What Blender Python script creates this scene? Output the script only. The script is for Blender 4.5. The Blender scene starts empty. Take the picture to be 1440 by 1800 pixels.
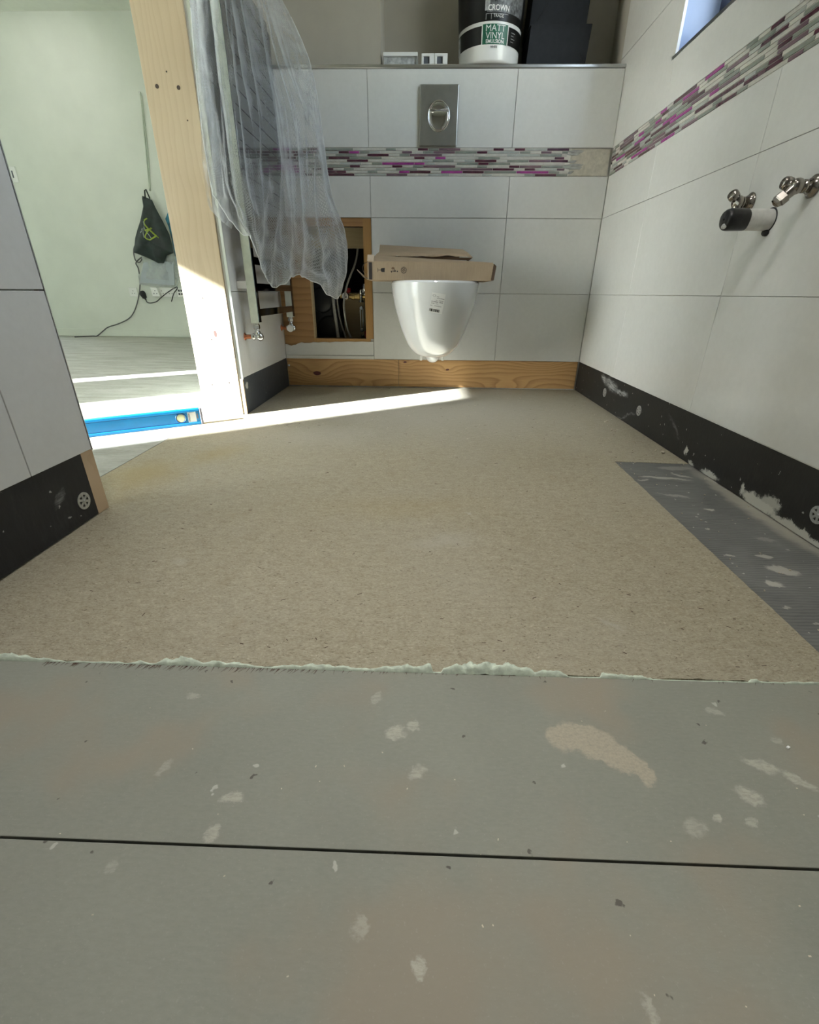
import bpy, bmesh, math, random
from mathutils import Vector, Matrix, Quaternion, noise as mnoise

# ------------------------------------------------------------------ camera, world, sun, lamps, exposure
scene = bpy.context.scene
COL = scene.collection
rad = math.radians

PITCH, YAW, ROLL, CAM_H, FPX = rad(25.4477), rad(-1.5907), rad(0.5222), 0.4431, 809.72
_f = Vector((math.sin(YAW) * math.cos(PITCH), math.cos(YAW) * math.cos(PITCH), -math.sin(PITCH)))
_r = Vector((math.cos(YAW), -math.sin(YAW), 0))
_u = _r.cross(_f)
_r2 = _r * math.cos(ROLL) + _u * math.sin(ROLL)
_u2 = _u * math.cos(ROLL) - _r * math.sin(ROLL)
cam_data = bpy.data.cameras.new('camera')
cam = bpy.data.objects.new('camera', cam_data)
COL.objects.link(cam)
cam_data.sensor_fit = 'HORIZONTAL'
cam_data.sensor_width = 36.0
cam_data.lens = 36.0 * FPX / 1440.0
cam_data.clip_start = 0.02
cam.matrix_world = Matrix(((_r2.x, _u2.x, -_f.x, 0), (_r2.y, _u2.y, -_f.y, 0), (_r2.z, _u2.z, -_f.z, CAM_H), (0, 0, 0, 1)))
scene.camera = cam

world = bpy.data.worlds.new('sky')
scene.world = world
world.use_nodes = True
_nt = world.node_tree
_bg = _nt.nodes['Background']
_sky = _nt.nodes.new('ShaderNodeTexSky')
_sky.sky_type = 'NISHITA'
_sky.sun_disc = False
_sky.sun_elevation = rad(21.9)
_sky.sun_rotation = rad(-125)
_sky.air_density = 1.0
_sky.dust_density = 0.2
_hsv = _nt.nodes.new('ShaderNodeHueSaturation')
_hsv.inputs['Saturation'].default_value = 0.45
_nt.links.new(_sky.outputs[0], _hsv.inputs['Color'])
_nt.links.new(_hsv.outputs[0], _bg.inputs[0])
_bg.inputs[1].default_value = 1.3

SUN_DIR = Vector((1.0, 0.7, -0.49)).normalized()
sun_data = bpy.data.lights.new('sun', 'SUN')
sun_data.energy = 32.0
sun_data.angle = rad(0.53)
sun_data.color = (0.95, 0.975, 1.0)
sun = bpy.data.objects.new('sun', sun_data)
COL.objects.link(sun)
sun.location = (-8, -5, 5)
sun.rotation_euler = SUN_DIR.to_track_quat('-Z', 'Y').to_euler()

FILL_FAR, FILL_NEAR, HALL_FILL_AND_SPOT = 17.0, 54.0, 13.0  # fill lamps added out of view; the hall value also drives its wall spot

scene.view_settings.view_transform = 'Standard'
scene.view_settings.look = 'None'
scene.view_settings.gamma = 1.0
scene.view_settings.use_curve_mapping = False
scene.view_settings.exposure = 1.05
scene.cycles.use_denoising = True
scene.cycles.max_bounces = 12
scene.cycles.diffuse_bounces = 8
scene.cycles.glossy_bounces = 4
scene.cycles.transparent_max_bounces = 16
scene.cycles.sample_clamp_indirect = 6.0
scene.cycles.caustics_reflective = False
scene.cycles.caustics_refractive = False

# ------------------------------------------------------------------ material helpers
def lin(r, g, b):
    f = lambda c: ((c / 255 + 0.055) / 1.055) ** 2.4 if c > 10 else c / 255 / 12.92
    return (f(r), f(g), f(b), 1.0)


class G:
    """A small node-graph builder round one Principled material."""
    def __init__(s, name, base=(0.8, 0.8, 0.8, 1), rough=0.5, metal=0.0, spec=0.5):
        s.m = bpy.data.materials.new(name)
        s.m.use_nodes = True
        s.t = s.m.node_tree
        s.b = s.t.nodes['Principled BSDF']
        s.out = s.t.nodes['Material Output']
        s.b.inputs['Base Color'].default_value = base
        s.b.inputs['Roughness'].default_value = rough
        s.b.inputs['Metallic'].default_value = metal
        s.b.inputs['Specular IOR Level'].default_value = spec
        s._c = None

    def node(s, typ, **kw):
        n = s.t.nodes.new('ShaderNode' + typ)
        for k, v in kw.items():
            setattr(n, k, v)
        return n

    def put(s, sock, v):
        if isinstance(v, bpy.types.NodeSocket):
            s.t.links.new(v, sock)
        else:
            sock.default_value = v

    def coord(s):
        if s._c is None:
            s._c = s.node('TexCoord').outputs['Object']
        return s._c

    def gen(s):
        return s.node('TexCoord').outputs['UV']

    def math(s, op, a, b=0.0, c=0.0, clamp=False):
        n = s.node('Math', operation=op, use_clamp=clamp)
        for i, v in enumerate((a, b, c)):
            s.put(n.inputs[i], v)
        return n.outputs[0]

    def map(s, vec, loc=(0, 0, 0), rot=(0, 0, 0), scale=(1, 1, 1), kind='POINT'):
        n = s.node('Mapping', vector_type=kind)
        s.put(n.inputs['Vector'], vec)
        n.inputs['Location'].default_value = loc
        n.inputs['Rotation'].default_value = rot
        n.inputs['Scale'].default_value = scale
        return n.outputs[0]

    def noise(s, vec, scale, detail=3.0, rough=0.55, dist=0.0, color=False):
        n = s.node('TexNoise')
        s.put(n.inputs['Vector'], vec)
        n.inputs['Scale'].default_value = scale
        n.inputs['Detail'].default_value = detail
        n.inputs['Roughness'].default_value = rough
        n.inputs['Distortion'].default_value = dist
        return n.outputs['Color' if color else 'Fac']

    def voro(s, vec, scale, feature='F1', rnd=1.0, out='Distance'):
        n = s.node('TexVoronoi', feature=feature)
        s.put(n.inputs['Vector'], vec)
        n.inputs['Scale'].default_value = scale
        n.inputs['Randomness'].default_value = rnd
        return n.outputs[out]

    def ramp(s, fac, stops, interp='LINEAR'):
        n = s.node('ValToRGB')
        s.put(n.inputs[0], fac)
        e = n.color_ramp.elements
        n.color_ramp.interpolation = interp
        while len(e) < len(stops):
            e.new(0.5)
        for el, (p, c) in zip(e, stops):
            el.position = p
            el.color = c if len(c) == 4 else (*c, 1)
        return n.outputs[0]

    def step(s, v, lo, hi):
        n = s.node('MapRange', interpolation_type='SMOOTHSTEP', clamp=True)
        s.put(n.inputs['Value'], v)
        n.inputs['From Min'].default_value = lo
        n.inputs['From Max'].default_value = hi
        return n.outputs[0]

    def mix(s, fac, a, b, mode='MIX'):
        n = s.node('Mix', data_type='RGBA', blend_type=mode)
        s.put(n.inputs[0], fac)
        s.put(n.inputs[6], a)
        s.put(n.inputs[7], b)
        return n.outputs[2]

    def warp(s, vec, scale, amount, detail=3.0):
        nz = s.noise(vec, scale, detail, 0.6, color=True)
        sub = s.node('VectorMath', operation='SUBTRACT')
        s.put(sub.inputs[0], nz)
        sub.inputs[1].default_value = (0.5, 0.5, 0.5)
        sc = s.node('VectorMath', operation='SCALE')
        s.put(sc.inputs[0], sub.outputs[0])
        sc.inputs['Scale'].default_value = amount
        ad = s.node('VectorMath', operation='ADD')
        s.put(ad.inputs[0], vec)
        s.put(ad.inputs[1], sc.outputs[0])
        return ad.outputs[0]

    def blobs(s, vec, items, edge=0.5):
        """Union of soft ellipsoids (loc, scale, rotation about z or x, weight): stains with a shape of their own."""
        acc = None
        for loc, sc, rot, w in items:
            v = s.map(vec, loc, rot, sc, 'TEXTURE')
            ln = s.node('VectorMath', operation='LENGTH')
            s.put(ln.inputs[0], v)
            m = s.math('MULTIPLY', s.step(ln.outputs['Value'], 1.0, edge), w)
            acc = m if acc is None else s.math('MAXIMUM', acc, m)
        return acc

    def bump(s, h, strength=0.3, dist=0.002):
        n = s.node('Bump')
        s.put(n.inputs['Height'], h)
        n.inputs['Strength'].default_value = strength
        n.inputs['Distance'].default_value = dist
        s.t.links.new(n.outputs[0], s.b.inputs['Normal'])
        return n.outputs[0]

    def color(s, v):
        s.put(s.b.inputs['Base Color'], v)

    def rough(s, v):
        s.put(s.b.inputs['Roughness'], v)


def plain(name, c, rough=0.5, metal=0.0, spec=0.5, vary=0.06, scale=18.0, bump=0.0):
    g = G(name, c, rough, metal, spec)
    nz = g.noise(g.coord(), scale, 4)
    d = tuple(max(0, x * (1 - vary * 2)) for x in c[:3]) + (1,)
    l = tuple(min(1, x * (1 + vary * 2)) for x in c[:3]) + (1,)
    g.color(g.ramp(nz, [(0.25, d), (0.75, l)]))
    if bump:
        g.bump(g.noise(g.coord(), scale * 8, 3), bump, 0.001)
    return g.m


def wood(name, light, dark, axis='X', freq=120.0, knots=(), seed=0.0, rough=0.55, contrast=1.0, plane='XZ', knotcol=(0.05, 0.015, 0.008, 1), wander=3.0):
    """Planed softwood: contour lines of a slowly wandering field, bent round knots (x, z, radius)."""
    g = G(name, light, rough)
    c = g.coord()
    sep = g.node('SeparateXYZ')
    g.put(sep.inputs[0], g.warp(c, 14, 0.010, 3))
    X, Y, Z = sep.outputs
    along, across = {'X': (X, Z), 'Z': (Z, X), 'Y': (Y, X)}[axis]
    if axis == 'X' and plane == 'XY':
        across = Y
    com = g.node('CombineXYZ')
    g.put(com.inputs[0], g.math('MULTIPLY', along, 2.0))
    g.put(com.inputs[1], g.math('MULTIPLY', across, 9.0))
    com.inputs[2].default_value = seed
    field = g.math('MULTIPLY', g.noise(com.outputs[0], 1.0, 2.0, 0.4), wander * freq / 40)
    field = g.math('ADD', field, g.math('MULTIPLY', across, freq))
    core = None
    for kx, kz, kr in knots:
        dx = g.math('MULTIPLY', g.math('SUBTRACT', along, kx), 1 / (kr * 5.5))
        dz = g.math('MULTIPLY', g.math('SUBTRACT', across, kz), 1 / (kr * 2.6))
        d2 = g.math('ADD', g.math('MULTIPLY', dx, dx), g.math('MULTIPLY', dz, dz))
        gs = g.math('EXPONENT', g.math('MULTIPLY', d2, -1.0))
        field = g.math('ADD', field, g.math('MULTIPLY', gs, freq * kr * 3.6))
        ex = g.math('MULTIPLY', g.math('SUBTRACT', along, kx), 1 / (kr * 1.2))
        ez = g.math('MULTIPLY', g.math('SUBTRACT', across, kz), 1 / (kr * 0.62))
        e2 = g.math('ADD', g.math('MULTIPLY', ex, ex), g.math('MULTIPLY', ez, ez))
        k = g.step(e2, 1.0, 0.5)
        core = k if core is None else g.math('MAXIMUM', core, k)
    ring = g.math('FRACT', field)
    line = g.math('MULTIPLY', g.math('POWER', ring, 2.2), g.step(ring, 1.0, 0.86))
    com2 = g.node('CombineXYZ')
    g.put(com2.inputs[0], g.math('MULTIPLY', along, 14.0))
    g.put(com2.inputs[1], g.math('MULTIPLY', across, 420.0))
    com2.inputs[2].default_value = seed + 3
    fib = g.noise(com2.outputs[0], 1.0, 2.0)
    fac = g.math('ADD', g.math('MULTIPLY', line, 0.75 * contrast), g.math('MULTIPLY', g.math('SUBTRACT', fib, 0.5), 0.5 * contrast), clamp=True)
    col = g.mix(fac, light, dark)
    big = g.noise(c, 4.0, 2)
    col = g.mix(g.math('MULTIPLY', g.step(big, 0.4, 0.75), 0.25), col, dark)
    if core is not None:
        col = g.mix(core, col, knotcol)
    g.color(col)
    g.bump(fac, 0.15, 0.0008)
    return g.m


MT = {}
# ---- tiles: cream satin porcelain with faint cloudiness
def tile_mat(name, c, rough):
    g = G(name, c, rough, 0, 0.45)
    v = g.coord()
    n1 = g.noise(v, 3.0, 4, 0.6)
    n2 = g.noise(v, 60, 4, 0.65)
    f = g.math('ADD', g.math('MULTIPLY', n1, 0.6), g.math('MULTIPLY', n2, 0.4))
    g.color(g.ramp(f, [(0.3, tuple(x * 0.93 for x in c[:3])), (0.7, tuple(min(1, x * 1.04) for x in c[:3]))]))
    g.rough(g.ramp(n2, [(0.3, (rough * 0.9,) * 3), (0.7, (rough * 1.12,) * 3)]))
    g.bump(g.noise(v, 90, 5, 0.7), 0.06, 0.0006)
    return g.m


MT['tile'] = tile_mat('cream_tile', (0.645, 0.645, 0.625, 1), 0.20)
MT['tile_glossy'] = MT['tile']
MT['grout'] = plain('grey_grout', (0.50, 0.49, 0.46, 1), 0.9, scale=80)
MT['grout_pale'] = plain('pale_grout', (0.56, 0.555, 0.52, 1), 0.9, scale=80)
MT['adhesive'] = plain('beige_tile_adhesive', (0.50, 0.47, 0.40, 1), 0.85, vary=0.1, scale=60, bump=0.3)
MT['adhesive_grey'] = plain('grey_adhesive_smear', (0.36, 0.36, 0.35, 1), 0.8, vary=0.12, scale=50, bump=0.3)
MT['mos_pale'] = plain('mosaic_pale_stone', (0.52, 0.51, 0.465, 1), 0.3, vary=0.08, scale=40)
MT['mos_grey'] = plain('mosaic_grey_glass', (0.235, 0.255, 0.225, 1), 0.12, vary=0.1, scale=40)
MT['mos_mist'] = plain('mosaic_silver_glass', (0.40, 0.42, 0.40, 1), 0.12, vary=0.1, scale=40)
MT['mos_plum'] = plain('mosaic_plum_glass', (0.075, 0.022, 0.038, 1), 0.12, vary=0.25, scale=40)
MT['mos_mauve'] = plain('mosaic_mauve_glass', (0.165, 0.105, 0.13, 1), 0.12, vary=0.15, scale=40)
MT['mos_magenta'] = plain('mosaic_magenta_foil', (0.30, 0.045, 0.235, 1), 0.15, vary=0.2, scale=40)
MT['white_line'] = plain('white_mosaic_grout', (0.70, 0.68, 0.63, 1), 0.8)

# ---- sanded chipboard
g = G('tan_chipboard', rough=0.88, spec=0.2)
v = g.coord()
w = g.warp(v, 14, 0.012)
fl = g.map(w, rot=(0, 0, 0.12), scale=(50, 105, 1))
n_big = g.noise(v, 2.2, 4, 0.6)
n_mid = g.noise(v, 16, 5, 0.65)
n_fl = g.noise(fl, 1.0, 5, 0.68, 0.6)
n_fine = g.noise(g.map(w, rot=(0, 0, -0.15), scale=(190, 360, 1)), 1.0, 5, 0.72)
f = g.math('ADD', g.math('MULTIPLY', n_fl, 0.36), g.math('MULTIPLY', n_fine, 0.64))
col = g.ramp(f, [(0.30, (0.185, 0.152, 0.098)), (0.43, (0.345, 0.303, 0.215)), (0.55, (0.435, 0.390, 0.288)), (0.70, (0.57, 0.52, 0.40))])
col = g.mix(g.math('MULTIPLY', g.step(n_big, 0.42, 0.68), 0.30), col, (0.44, 0.41, 0.335, 1))
col = g.mix(g.math('MULTIPLY', g.step(n_mid, 0.52, 0.75), 0.28), col, (0.30, 0.24, 0.15, 1))
flake = g.noise(g.map(w, rot=(0, 0, 0.25), scale=(85, 240, 1)), 1.0, 3, 0.55, 2.5)
col = g.mix(g.math('MULTIPLY', g.step(flake, 0.62, 0.68), 0.7), col, (0.10, 0.075, 0.045, 1))
flake2 = g.noise(g.map(w, loc=(7, 3, 0), rot=(0, 0, -0.35), scale=(100, 210, 1)), 1.0, 3, 0.55, 2.5)
col = g.mix(g.math('MULTIPLY', g.step(flake2, 0.64, 0.70), 0.7), col, (0.62, 0.56, 0.43, 1))
yel = g.blobs(g.warp(v, 9, 0.12), [((-0.74, 1.12, 0), (0.16, 0.22, 1), (0, 0, 0.2), 0.75), ((-0.62, 1.30, 0), (0.10, 0.16, 1), (0, 0, -0.5), 0.5), ((-0.05, 0.95, 0), (0.30, 0.10, 1), (0, 0, 0.1), 0.22)], 0.0)
col = g.mix(g.math('MULTIPLY', yel, 0.8), col, (0.40, 0.31, 0.14, 1))
dust_lift = g.blobs(g.warp(v, 12, 0.10), [((-0.35, 1.55, 0), (0.5, 0.28, 1), (0, 0, 0.1), 0.7), ((0.10, 2.0, 0), (1.0, 0.75, 1), (0, 0, 0), 0.95), ((0.05, 0.80, 0), (0.10, 0.045, 1), (0, 0, 0.2), 0.5), ((-0.44, 0.70, 0), (0.03, 0.02, 1), (0, 0, 0.2), 0.5), ((0.115, 0.93, 0), (0.008, 0.02, 1), (0, 0, 0.2), 0.9), ((0.28, 0.55, 0), (0.010, 0.035, 1), (0, 0, 0.5), 0.7)], 0.0)
col = g.mix(g.math('MULTIPLY', dust_lift, 0.75), col, (0.50, 0.475, 0.41, 1))  # pale dust blend, strengthened to lighten the back of the floor
g.color(col)
hh = g.math('ADD', g.math('MULTIPLY', n_fl, 0.5), g.math('MULTIPLY', n_fine, 0.9))
hh = g.math('SUBTRACT', hh, g.math('MULTIPLY', g.step(flake, 0.65, 0.70), 0.35))
g.bump(hh, 0.75, 0.0045)
MT['chipboard'] = g.m

g = G('hall_chipboard', rough=0.85, spec=0.2)
v = g.coord()
w = g.warp(v, 5, 0.08)
n1 = g.noise(g.map(w, scale=(3.5, 16, 1)), 1.0, 5, 0.65, 0.5)
n2 = g.noise(g.map(v, scale=(60, 160, 1)), 1.0, 4, 0.65)
f = g.math('ADD', g.math('MULTIPLY', n1, 0.7), g.math('MULTIPLY', n2, 0.3))
g.color(g.ramp(f, [(0.3, (0.27, 0.26, 0.22)), (0.5, (0.40, 0.395, 0.35)), (0.7, (0.52, 0.515, 0.48))]))
g.bump(n2, 0.4, 0.002)
MT['hall_floor'] = g.m

# ---- grey-green backer boards with plaster stains
g = G('grey_backer_board', rough=0.72, spec=0.3)
v = g.coord()
n_b = g.noise(v, 4.5, 4, 0.6)
n_f = g.noise(g.map(v, scale=(120, 330, 1)), 1.0, 4, 0.7)
n_g = g.noise(v, 420, 2, 0.6)
col = g.ramp(g.math('ADD', g.math('MULTIPLY', n_b, 0.55), g.math('MULTIPLY', n_f, 0.45)), [(0.35, (0.222, 0.225, 0.188)), (0.65, (0.268, 0.270, 0.226))])
brn = g.noise(g.map(v, loc=(3, 1, 0)), 5.5, 3, 0.55)
col = g.mix(g.math('MULTIPLY', g.step(brn, 0.48, 0.72), 0.7), col, (0.29, 0.245, 0.185, 1))
col = g.mix(g.math('MULTIPLY', g.step(n_g, 0.60, 0.8), 0.25), col, (0.42, 0.40, 0.34, 1))
wv = g.warp(g.warp(v, 38, 0.022, 5), 210, 0.008, 4)
Z3 = lambda a: (0, 0, a)
tan_patch = g.blobs(wv, [((0.168, 0.358, 0), (0.028, 0.021, 1), Z3(0.2), 1), ((0.195, 0.353, 0), (0.030, 0.024, 1), Z3(-0.3), 1), ((0.214, 0.337, 0), (0.028, 0.018, 1), Z3(-0.7), 1), ((0.233, 0.322, 0), (0.018, 0.012, 1), Z3(-1.1), 1), ((0.186, 0.366, 0), (0.02, 0.01, 1), Z3(0), 1)], 0.72)
tex = g.math('ADD', g.math('MULTIPLY', g.step(n_f, 0.30, 0.62), 0.3), g.math('MULTIPLY', g.step(n_g, 0.35, 0.65), 0.25))
col = g.mix(g.math('MULTIPLY', tan_patch, g.math('ADD', tex, 0.4)), col, (0.41, 0.36, 0.275, 1))
grey = g.blobs(wv, [((-0.022, 0.356, 0), (0.013, 0.010, 1), Z3(0.3), 0.9), ((-0.004, 0.366, 0), (0.010, 0.008, 1), Z3(0), 0.8), ((0.001, 0.311, 0), (0.013, 0.008, 1), Z3(0.5), 0.8), ((-0.177, 0.278, 0), (0.015, 0.007, 1), Z3(0.1), 0.85), ((-0.184, 0.244, 0), (0.008, 0.010, 1), Z3(0), 0.8), ((0.328, 0.300, 0), (0.015, 0.009, 1), Z3(-0.5), 0.9), ((0.362, 0.330, 0), (0.022, 0.009, 1), Z3(-0.4), 0.9), ((0.389, 0.316, 0), (0.016, 0.007, 1), Z3(-0.6), 0.9), ((0.352, 0.400, 0), (0.012, 0.008, 1), Z3(-0.3), 0.6), ((0.284, 0.278, 0), (0.006, 0.005, 1), Z3(0), 0.9), ((0.258, 0.269, 0), (0.014, 0.010, 1), Z3(0.2), 0.55), ((0.316, 0.275, 0), (0.006, 0.005, 1), Z3(0), 0.7), ((0.397, 0.364, 0), (0.006, 0.005, 1), Z3(0), 0.5), ((-0.041, 0.182, 0), (0.007, 0.009, 1), Z3(0.2), 0.6), ((-0.256, 0.216, 0), (0.007, 0.006, 1), Z3(0), 0.45), ((-0.258, 0.308, 0), (0.006, 0.012, 1), Z3(-0.5), 0.5), ((0.163, 0.142, 0), (0.004, 0.012, 1), Z3(0.3), 0.7), ((0.006, 0.158, 0), (0.006, 0.008, 1), Z3(-0.2), 1.0), ((-0.048, 0.405, 0), (0.006, 0.012, 1), Z3(-0.5), 0.6), ((-0.27, 0.40, 0), (0.010, 0.005, 1), Z3(0), 0.5), ((-0.16, 0.47, 0), (0.004, 0.003, 1), Z3(0), 0.8)], 0.55)
col = g.mix(g.math('MULTIPLY', grey, g.math('ADD', g.math('MULTIPLY', g.step(n_f, 0.35, 0.6), 0.5), 0.4)), col, (0.45, 0.43, 0.36, 1))
vs = g.voro(g.warp(v, 60, 0.02), 26)
col = g.mix(g.math('MULTIPLY', g.step(vs, 0.075, 0.05), 0.8), col, (0.07, 0.06, 0.05, 1))
vs2 = g.voro(g.map(g.warp(v, 60, 0.02), loc=(5, 2, 0)), 17)
col = g.mix(g.math('MULTIPLY', g.step(vs2, 0.07, 0.045), 0.6), col, (0.55, 0.53, 0.47, 1))
g.color(col)
g.bump(g.math('ADD', g.math('MULTIPLY', n_f, 0.7), g.math('MULTIPLY', n_g, 0.3)), 0.22, 0.0010)
MT['backer'] = g.m

# ---- dark rubbery tanking mat with plaster drips
g = G('dark_tanking_mat', rough=0.6, spec=0.35)
v = g.coord()
rib = g.node('TexWave', wave_type='BANDS', bands_direction='Y')
g.put(rib.inputs['Vector'], g.warp(v, 20, 0.006))
rib.inputs['Scale'].default_value = 42
rib.inputs['Distortion'].default_value = 1.5
rib.inputs['Detail'].default_value = 2
n1 = g.noise(v, 8, 5, 0.65)
n2 = g.noise(g.map(v, scale=(30, 160, 1)), 1.0, 4, 0.65)
col = g.ramp(g.math('ADD', g.math('MULTIPLY', n1, 0.6), g.math('MULTIPLY', n2, 0.4)), [(0.32, (0.080, 0.082, 0.078)), (0.6, (0.155, 0.157, 0.148)), (0.75, (0.26, 0.26, 0.24))])
col = g.mix(g.math('MULTIPLY', rib.outputs['Fac'], 0.38), col, (0.23, 0.23, 0.215, 1))
wv = g.warp(g.warp(v, 30, 0.03, 4), 140, 0.012, 4)
pl = g.blobs(wv, [((0.650, 0.722, 0), (0.028, 0.016, 1), Z3(-0.5), 0.9), ((0.607, 0.678, 0), (0.016, 0.013, 1), Z3(-0.3), 1.0), ((0.650, 0.770, 0), (0.016, 0.008, 1), Z3(-0.2), 0.9), ((0.587, 0.770, 0), (0.010, 0.006, 1), Z3(0), 0.9), ((0.655, 1.178, 0), (0.075, 0.010, 1), Z3(-0.15), 0.75), ((0.708, 1.20, 0), (0.030, 0.009, 1), Z3(-0.6), 0.7), ((0.59, 1.16, 0), (0.02, 0.006, 1), Z3(0.1), 0.7), ((0.62, 1.06, 0), (0.045, 0.008, 1), Z3(-0.3), 0.5), ((0.66, 0.98, 0), (0.010, 0.006, 1), Z3(-0.3), 0.9), ((0.60, 0.88, 0), (0.006, 0.005, 1), Z3(0), 0.9), ((0.70, 0.84, 0), (0.02, 0.012, 1), Z3(0), 0.35), ((0.585, 0.61, 0), (0.008, 0.005, 1), Z3(0), 0.8), ((0.60, 0.57, 0), (0.010, 0.004, 1), Z3(0.3), 0.7), ((0.72, 1.26, 0), (0.06, 0.02, 1), Z3(0), 0.4)], 0.6)
col = g.mix(pl, col, (0.40, 0.385, 0.34, 1))
edge_d = g.blobs(g.warp(v, 16, 0.05), [((0.765, 0.99, 0), (0.035, 0.36, 1), Z3(0), 0.8)], 0.3)
col = g.mix(edge_d, col, (0.37, 0.35, 0.29, 1))
sp = g.voro(g.warp(v, 60, 0.02), 34)
col = g.mix(g.math('MULTIPLY', g.step(sp, 0.10, 0.07), 0.8), col, (0.52, 0.50, 0.44, 1))
g.color(col)
g.rough(g.ramp(n1, [(0.3, (0.45,) * 3), (0.7, (0.7,) * 3)]))
g.bump(g.math('ADD', g.math('MULTIPLY', rib.outputs['Fac'], 0.5), n2), 0.35, 0.0015)
MT['mat'] = g.m

# ---- near-black wall board upstands
def upstand(name, base, drips, plaster=(), rub=()):
    g = G(name, rough=0.55, spec=0.35)
    v = g.coord()
    n1 = g.noise(v, 9, 5, 0.65)
    n2 = g.noise(g.map(v, scale=(160, 160, 40)), 1.0, 3, 0.65)
    col = g.ramp(g.math('ADD', g.math('MULTIPLY', n1, 0.55), g.math('MULTIPLY', n2, 0.45)), [(0.3, tuple(x * 0.65 for x in base)), (0.55, base), (0.75, tuple(x * 1.7 for x in base))])
    if rub:
        wv = g.warp(g.warp(v, 18, 0.05, 4), 150, 0.008)
        rb = g.blobs(wv, rub, 0.25)
        st = g.noise(g.map(v, rot=(0.5, 0, 0), scale=(30, 30, 220)), 1.0, 4, 0.7)
        col = g.mix(g.math('MULTIPLY', rb, g.step(st, 0.25, 0.65)), col, (0.34, 0.34, 0.33, 1))
    if plaster:
        wv = g.warp(g.warp(v, 40, 0.035, 5), 220, 0.02, 4)
        pb = g.blobs(wv, plaster, 0.6)
        col = g.mix(pb, col, (0.55, 0.54, 0.49, 1))
    if drips:
        sp = g.voro(g.warp(v, 60, 0.02), 30)
        col = g.mix(g.math('MULTIPLY', g.step(sp, 0.085, 0.06), 0.65 * drips), col, (0.5, 0.49, 0.45, 1))
    g.color(col)
    g.bump(n2, 0.25, 0.001)
    return g.m


BB = 9.0
MT['upstand_right'] = upstand('black_upstand_board', (0.020, 0.0195, 0.018), 1.0,
    plaster=[((0, 0.99, 0.012), (BB, 0.075, 0.020), (0, 0, 0), 1), ((0, 1.055, 0.020), (BB, 0.012, 0.02), (0, 0, 0), 0.9), ((0, 0.86, 0.004), (BB, 0.12, 0.014), (0, 0, 0), 0.9), ((0, 1.19, 0.006), (BB, 0.05, 0.012), (0, 0, 0), 0.8), ((0, 1.325, 0.030), (BB, 0.010, 0.014), (0, 0, 0), 0.9), ((0, 1.285, 0.004), (BB, 0.02, 0.012), (0, 0, 0), 0.9), ((0, 0.955, 0.03), (BB, 0.035, 0.016), (0, 0, 0), 0.8)],
    rub=[((0, 2.06, 0.115), (BB, 0.05, 0.020), (0.3, 0, 0), 1.0), ((0, 1.97, 0.104), (BB, 0.09, 0.026), (0.15, 0, 0), 1.0), ((0, 1.86, 0.097), (BB, 0.08, 0.014), (0.0, 0, 0), 1.0), ((0, 1.78, 0.020), (BB, 0.13, 0.007), (-0.35, 0, 0), 0.45), ((0, 1.42, 0.075), (BB, 0.07, 0.010), (0.55, 0, 0), 0.30)])
MT['upstand_left'] = upstand('charcoal_upstand_board', (0.052, 0.058, 0.066), 0.5, plaster=[((0, 1.845, 0.105), (BB, 0.016, 0.018), (0, 0, 0), 0.7)])
MT['upstand_front'] = upstand('black_near_upstand_board', (0.021, 0.021, 0.021), 1.0, rub=[((0, 0.80, 0.075), (BB, 0.03, 0.012), (0.6, 0, 0), 0.5)])

MT['foam'] = plain('mint_expanding_foam', (0.60, 0.67, 0.55, 1), 0.75, vary=0.12, scale=120, bump=0.5)
MT['splinter'] = plain('torn_red_brown_fibres', (0.085, 0.045, 0.03, 1), 0.9)
MT['hole'] = plain('dark_screw_hole', (0.05, 0.035, 0.025, 1), 0.8)
MT['crumb'] = plain('plaster_crumb', (0.55, 0.49, 0.38, 1), 0.9, vary=0.15, scale=300)
MT['chip'] = plain('pale_wood_chip', (0.52, 0.46, 0.35, 1), 0.9, vary=0.15, scale=100)

MT['pine_post'] = wood('pale_pine_lining', (0.52, 0.42, 0.285, 1), (0.34, 0.24, 0.14, 1), 'Z', 62, knots=((0.30, -0.775, 0.012),), seed=2.1, contrast=0.42, wander=4)
MT['pine_stub'] = wood('pine_batten', (0.56, 0.41, 0.26, 1), (0.36, 0.23, 0.13, 1), 'Z', 200, seed=5.0, contrast=0.4)
MT['pine_base'] = wood('amber_pine_board', (0.56, 0.34, 0.145, 1), (0.24, 0.105, 0.03, 1), 'X', 46, knots=((-0.547, 0.067, 0.019), (-0.097, 0.127, 0.008), (0.119, 0.093, 0.008), (-0.30, 0.0, 0.014), (0.42, -0.01, 0.022), (0.60, 0.16, 0.02)), seed=0.7, contrast=1.0, wander=3.4, knotcol=(0.09, 0.018, 0.02, 1))
MT['ply_frame'] = wood('orange_plywood_panel', (0.36, 0.195, 0.075, 1), (0.12, 0.048, 0.018, 1), 'X', 30, seed=9.2, contrast=0.75, wander=2.2)
MT['ply_strip'] = wood('orange_pine_strip', (0.40, 0.225, 0.075, 1), (0.22, 0.10, 0.03, 1), 'Z', 90, seed=4.2, contrast=0.4)
MT['noggin'] = wood('pale_cavity_timber', (0.46, 0.36, 0.20, 1), (0.33, 0.24, 0.12, 1), 'X', 60, seed=3.3, contrast=0.4)

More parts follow.
